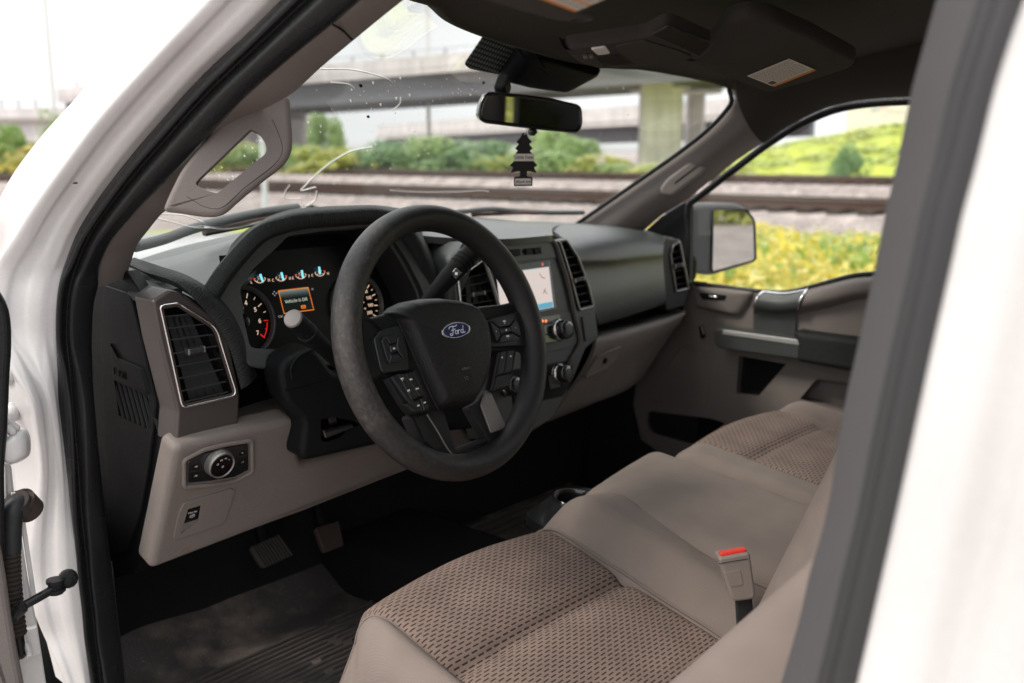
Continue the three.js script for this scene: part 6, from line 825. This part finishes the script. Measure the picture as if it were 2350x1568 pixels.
{
  const t = thing('air_freshener', 'black tree shaped card air freshener hanging from the mirror', 'air freshener'), F = new Frame(Z(1203, 365, -.125), P3(-.45, 0, .9));
  const half = [[0, 303], [4, 306], [9, 316], [18, 326], [12, 331], [20, 341], [14, 346], [24, 360], [17, 364], [32, 380], [24, 384], [30, 397], [16, 393], [8, 393], [8, 404], [21, 407], [21, 427]], c = v => 1203.5 - (v - 303) * .02;
  const pts = [...half.map(([d, v]) => [c(v) + d, v]), ...half.slice().reverse().map(([d, v]) => [c(v) - d, v])];
  part(t, 'card', plate(F, pts, { lift: 0, deep: .0018, bev: .0003, plane: 0 }), std(col(.018, .017, .017), .7), 'black tree shaped card');
  const lb = (px, s, lab) => { const q = F.pts(px, .0006), x0 = Math.min(...q.map(p => p.x)), x1 = Math.max(...q.map(p => p.x)), y0 = Math.min(q[2].y, q[3].y), y1 = Math.max(q[0].y, q[1].y); const [g, m] = printed(F, x0, y0, x1, y1, .0007, 8, (k, w, h) => { k.fillStyle = '#e9e4de'; k.fillRect(0, 0, w, h); k.fillStyle = '#2a2827'; k.font = `italic bold ${h * .62}px sans-serif`; k.textAlign = 'center'; k.textBaseline = 'middle'; k.fillText(s, w / 2, h / 2, w * .92); }); part(t, 'printed_label', g, m, lab); };
  lb([[1180, 356], [1226, 353], [1226, 366], [1181, 370]], 'Little Trees', 'white label across the card'); lb([[1182, 410], [1219, 410], [1219, 423], [1182, 424]], 'Black Ice', 'white label at the foot of the card');
  const top = F.at(1203.5, 309); part(t, 'string', tube([F.P(top.x, top.y, 0), F.P(top.x + .002, top.y + .006, .003), Z(1216, 296, -.132)], .0007, { seg: 10, rad: 5 }), M.print);
}

// ═════════════ FLOOR, MATS, PEDALS ═════════════
const dirtT = tex(512, (x, y) => { const a = fbm(x * 4, y * 4, 4, 301, 5), b = fbm(x * 14, y * 14, 14, 305, 4), k = Math.max(0, Math.min(1, (a * .65 + b * .5 - .50) * 3.2)), s = hash(Math.floor(x * 256), Math.floor(y * 256), 306) > .994 ? .25 : 0; return [.33 + .24 * k + s, .315 + .20 * k + s, .31 + .175 * k + s]; }, { srgb: true });
const matM = std(col(1, 1, 1), .62, { map: rep(dirtT, 2.4), bumpMap: rep(tFine, 6), bumpScale: .001, roughnessMap: rep(tDust, 3) });
{
  const t = thing('floor_mat', 'muddy ribbed black rubber floor mat under the pedals', 'floor mat', 'front floor mats');
  const yy = (x, z) => .605 + (z < -.55 ? (-.55 - z) * .55 : 0) + .012 * gauss(x, -.52, .05) * (z < -.5 ? 1 : 0) + .006 * (fbm((x + 2) * 9, (z + 2) * 9, 256, 311, 3) - .5);
  const rows = Array.from({ length: 14 }, (_, j) => Array.from({ length: 10 }, (_, i) => { const x = -.68 + i * .066, z = -.86 + j * .062; return P3(x, yy(x, z), z); })); part(t, 'mat', sheet(rows, { nu: 40, nv: 50, thick: .008, flip: true }), matM, 'dirty mat');
  const r = rng(8); for (let k = 0; k < 26; k++) { const z = -.47 + k * .0145; let x = -.66; const cut = r() < .5 ? [-.40 + r() * .2] : []; const segs = cut.length ? [[x, cut[0]], [cut[0] + .02, -.10]] : [[x, -.10]]; for (const [a, b] of segs) part(t, 'rib', bar(P3(a, yy(a, z) + .003, z), P3(b, yy(b, z) + .003, z), .0055, .006), matM); }
  part(t, 'edge', tube([[-.67, -.84], [-.66, -.5], [-.66, -.1]].map(([x, z]) => P3(x, yy(x, z) + .004, z)), .006, { seg: 20 }), matM);
  const t2 = thing('floor_mat', 'dark ribbed rubber mat on the passenger floor', 'floor mat', 'front floor mats'); part(t2, 'mat', box(.42, .60, -.55, .56, .012, .55, .004), matM); for (let k = 0; k < 16; k++) part(t2, 'rib', bar(P3(.17, .608, -.78 + k * .03), P3(.66, .608, -.78 + k * .03), .006, .006), matM);
}
{
  const pedal = (name, label, px, z, n, mat) => { const t = thing(name, label, 'pedal'), F = new Frame(Z(px.reduce((s, p) => s + p[0], 0) / px.length, px.reduce((s, p) => s + p[1], 0) / px.length, z), P3(-.05, .45, .89)); part(t, 'pedal_pad', plate(F, px, { lift: 0, deep: .012, bev: .003, r: .008, plane: 0 }), mat); for (let i = 0; i < n; i++) { const k = (i + .7) / (n + .4), a = F.at(lerp(px[0][0], px[1][0], k), lerp(px[0][1], px[1][1], k)), b = F.at(lerp(px[3][0], px[2][0], k), lerp(px[3][1], px[2][1], k)); part(t, 'rib', bar(F.P(a.x, a.y, .0015), F.P(b.x, b.y, .0015), .003, .004), mat); } const c = F.P(0, .02, -.02); part(t, 'pedal_arm', tube([c, c.clone().add(P3(.01, .12, -.06)), c.clone().add(P3(.01, .25, -.22))], .012, { seg: 16 }), M.black); };
  pedal('brake_pedal', 'wide ribbed black brake pedal under the knee panel', [[573, 1256], [641, 1226], [674, 1273], [604, 1306]], -.50, 10, std(col(.05, .043, .04), .7, { map: rep(tMott, 8) }));
  pedal('accelerator_pedal', 'narrow dusty accelerator pedal right of the brake', [[722, 1212], [778, 1196], [789, 1252], [744, 1270]], -.53, 8, std(col(.085, .06, .05), .75, { map: rep(tMott, 8) }));
}
settle();
renderer.render(scene, camera);
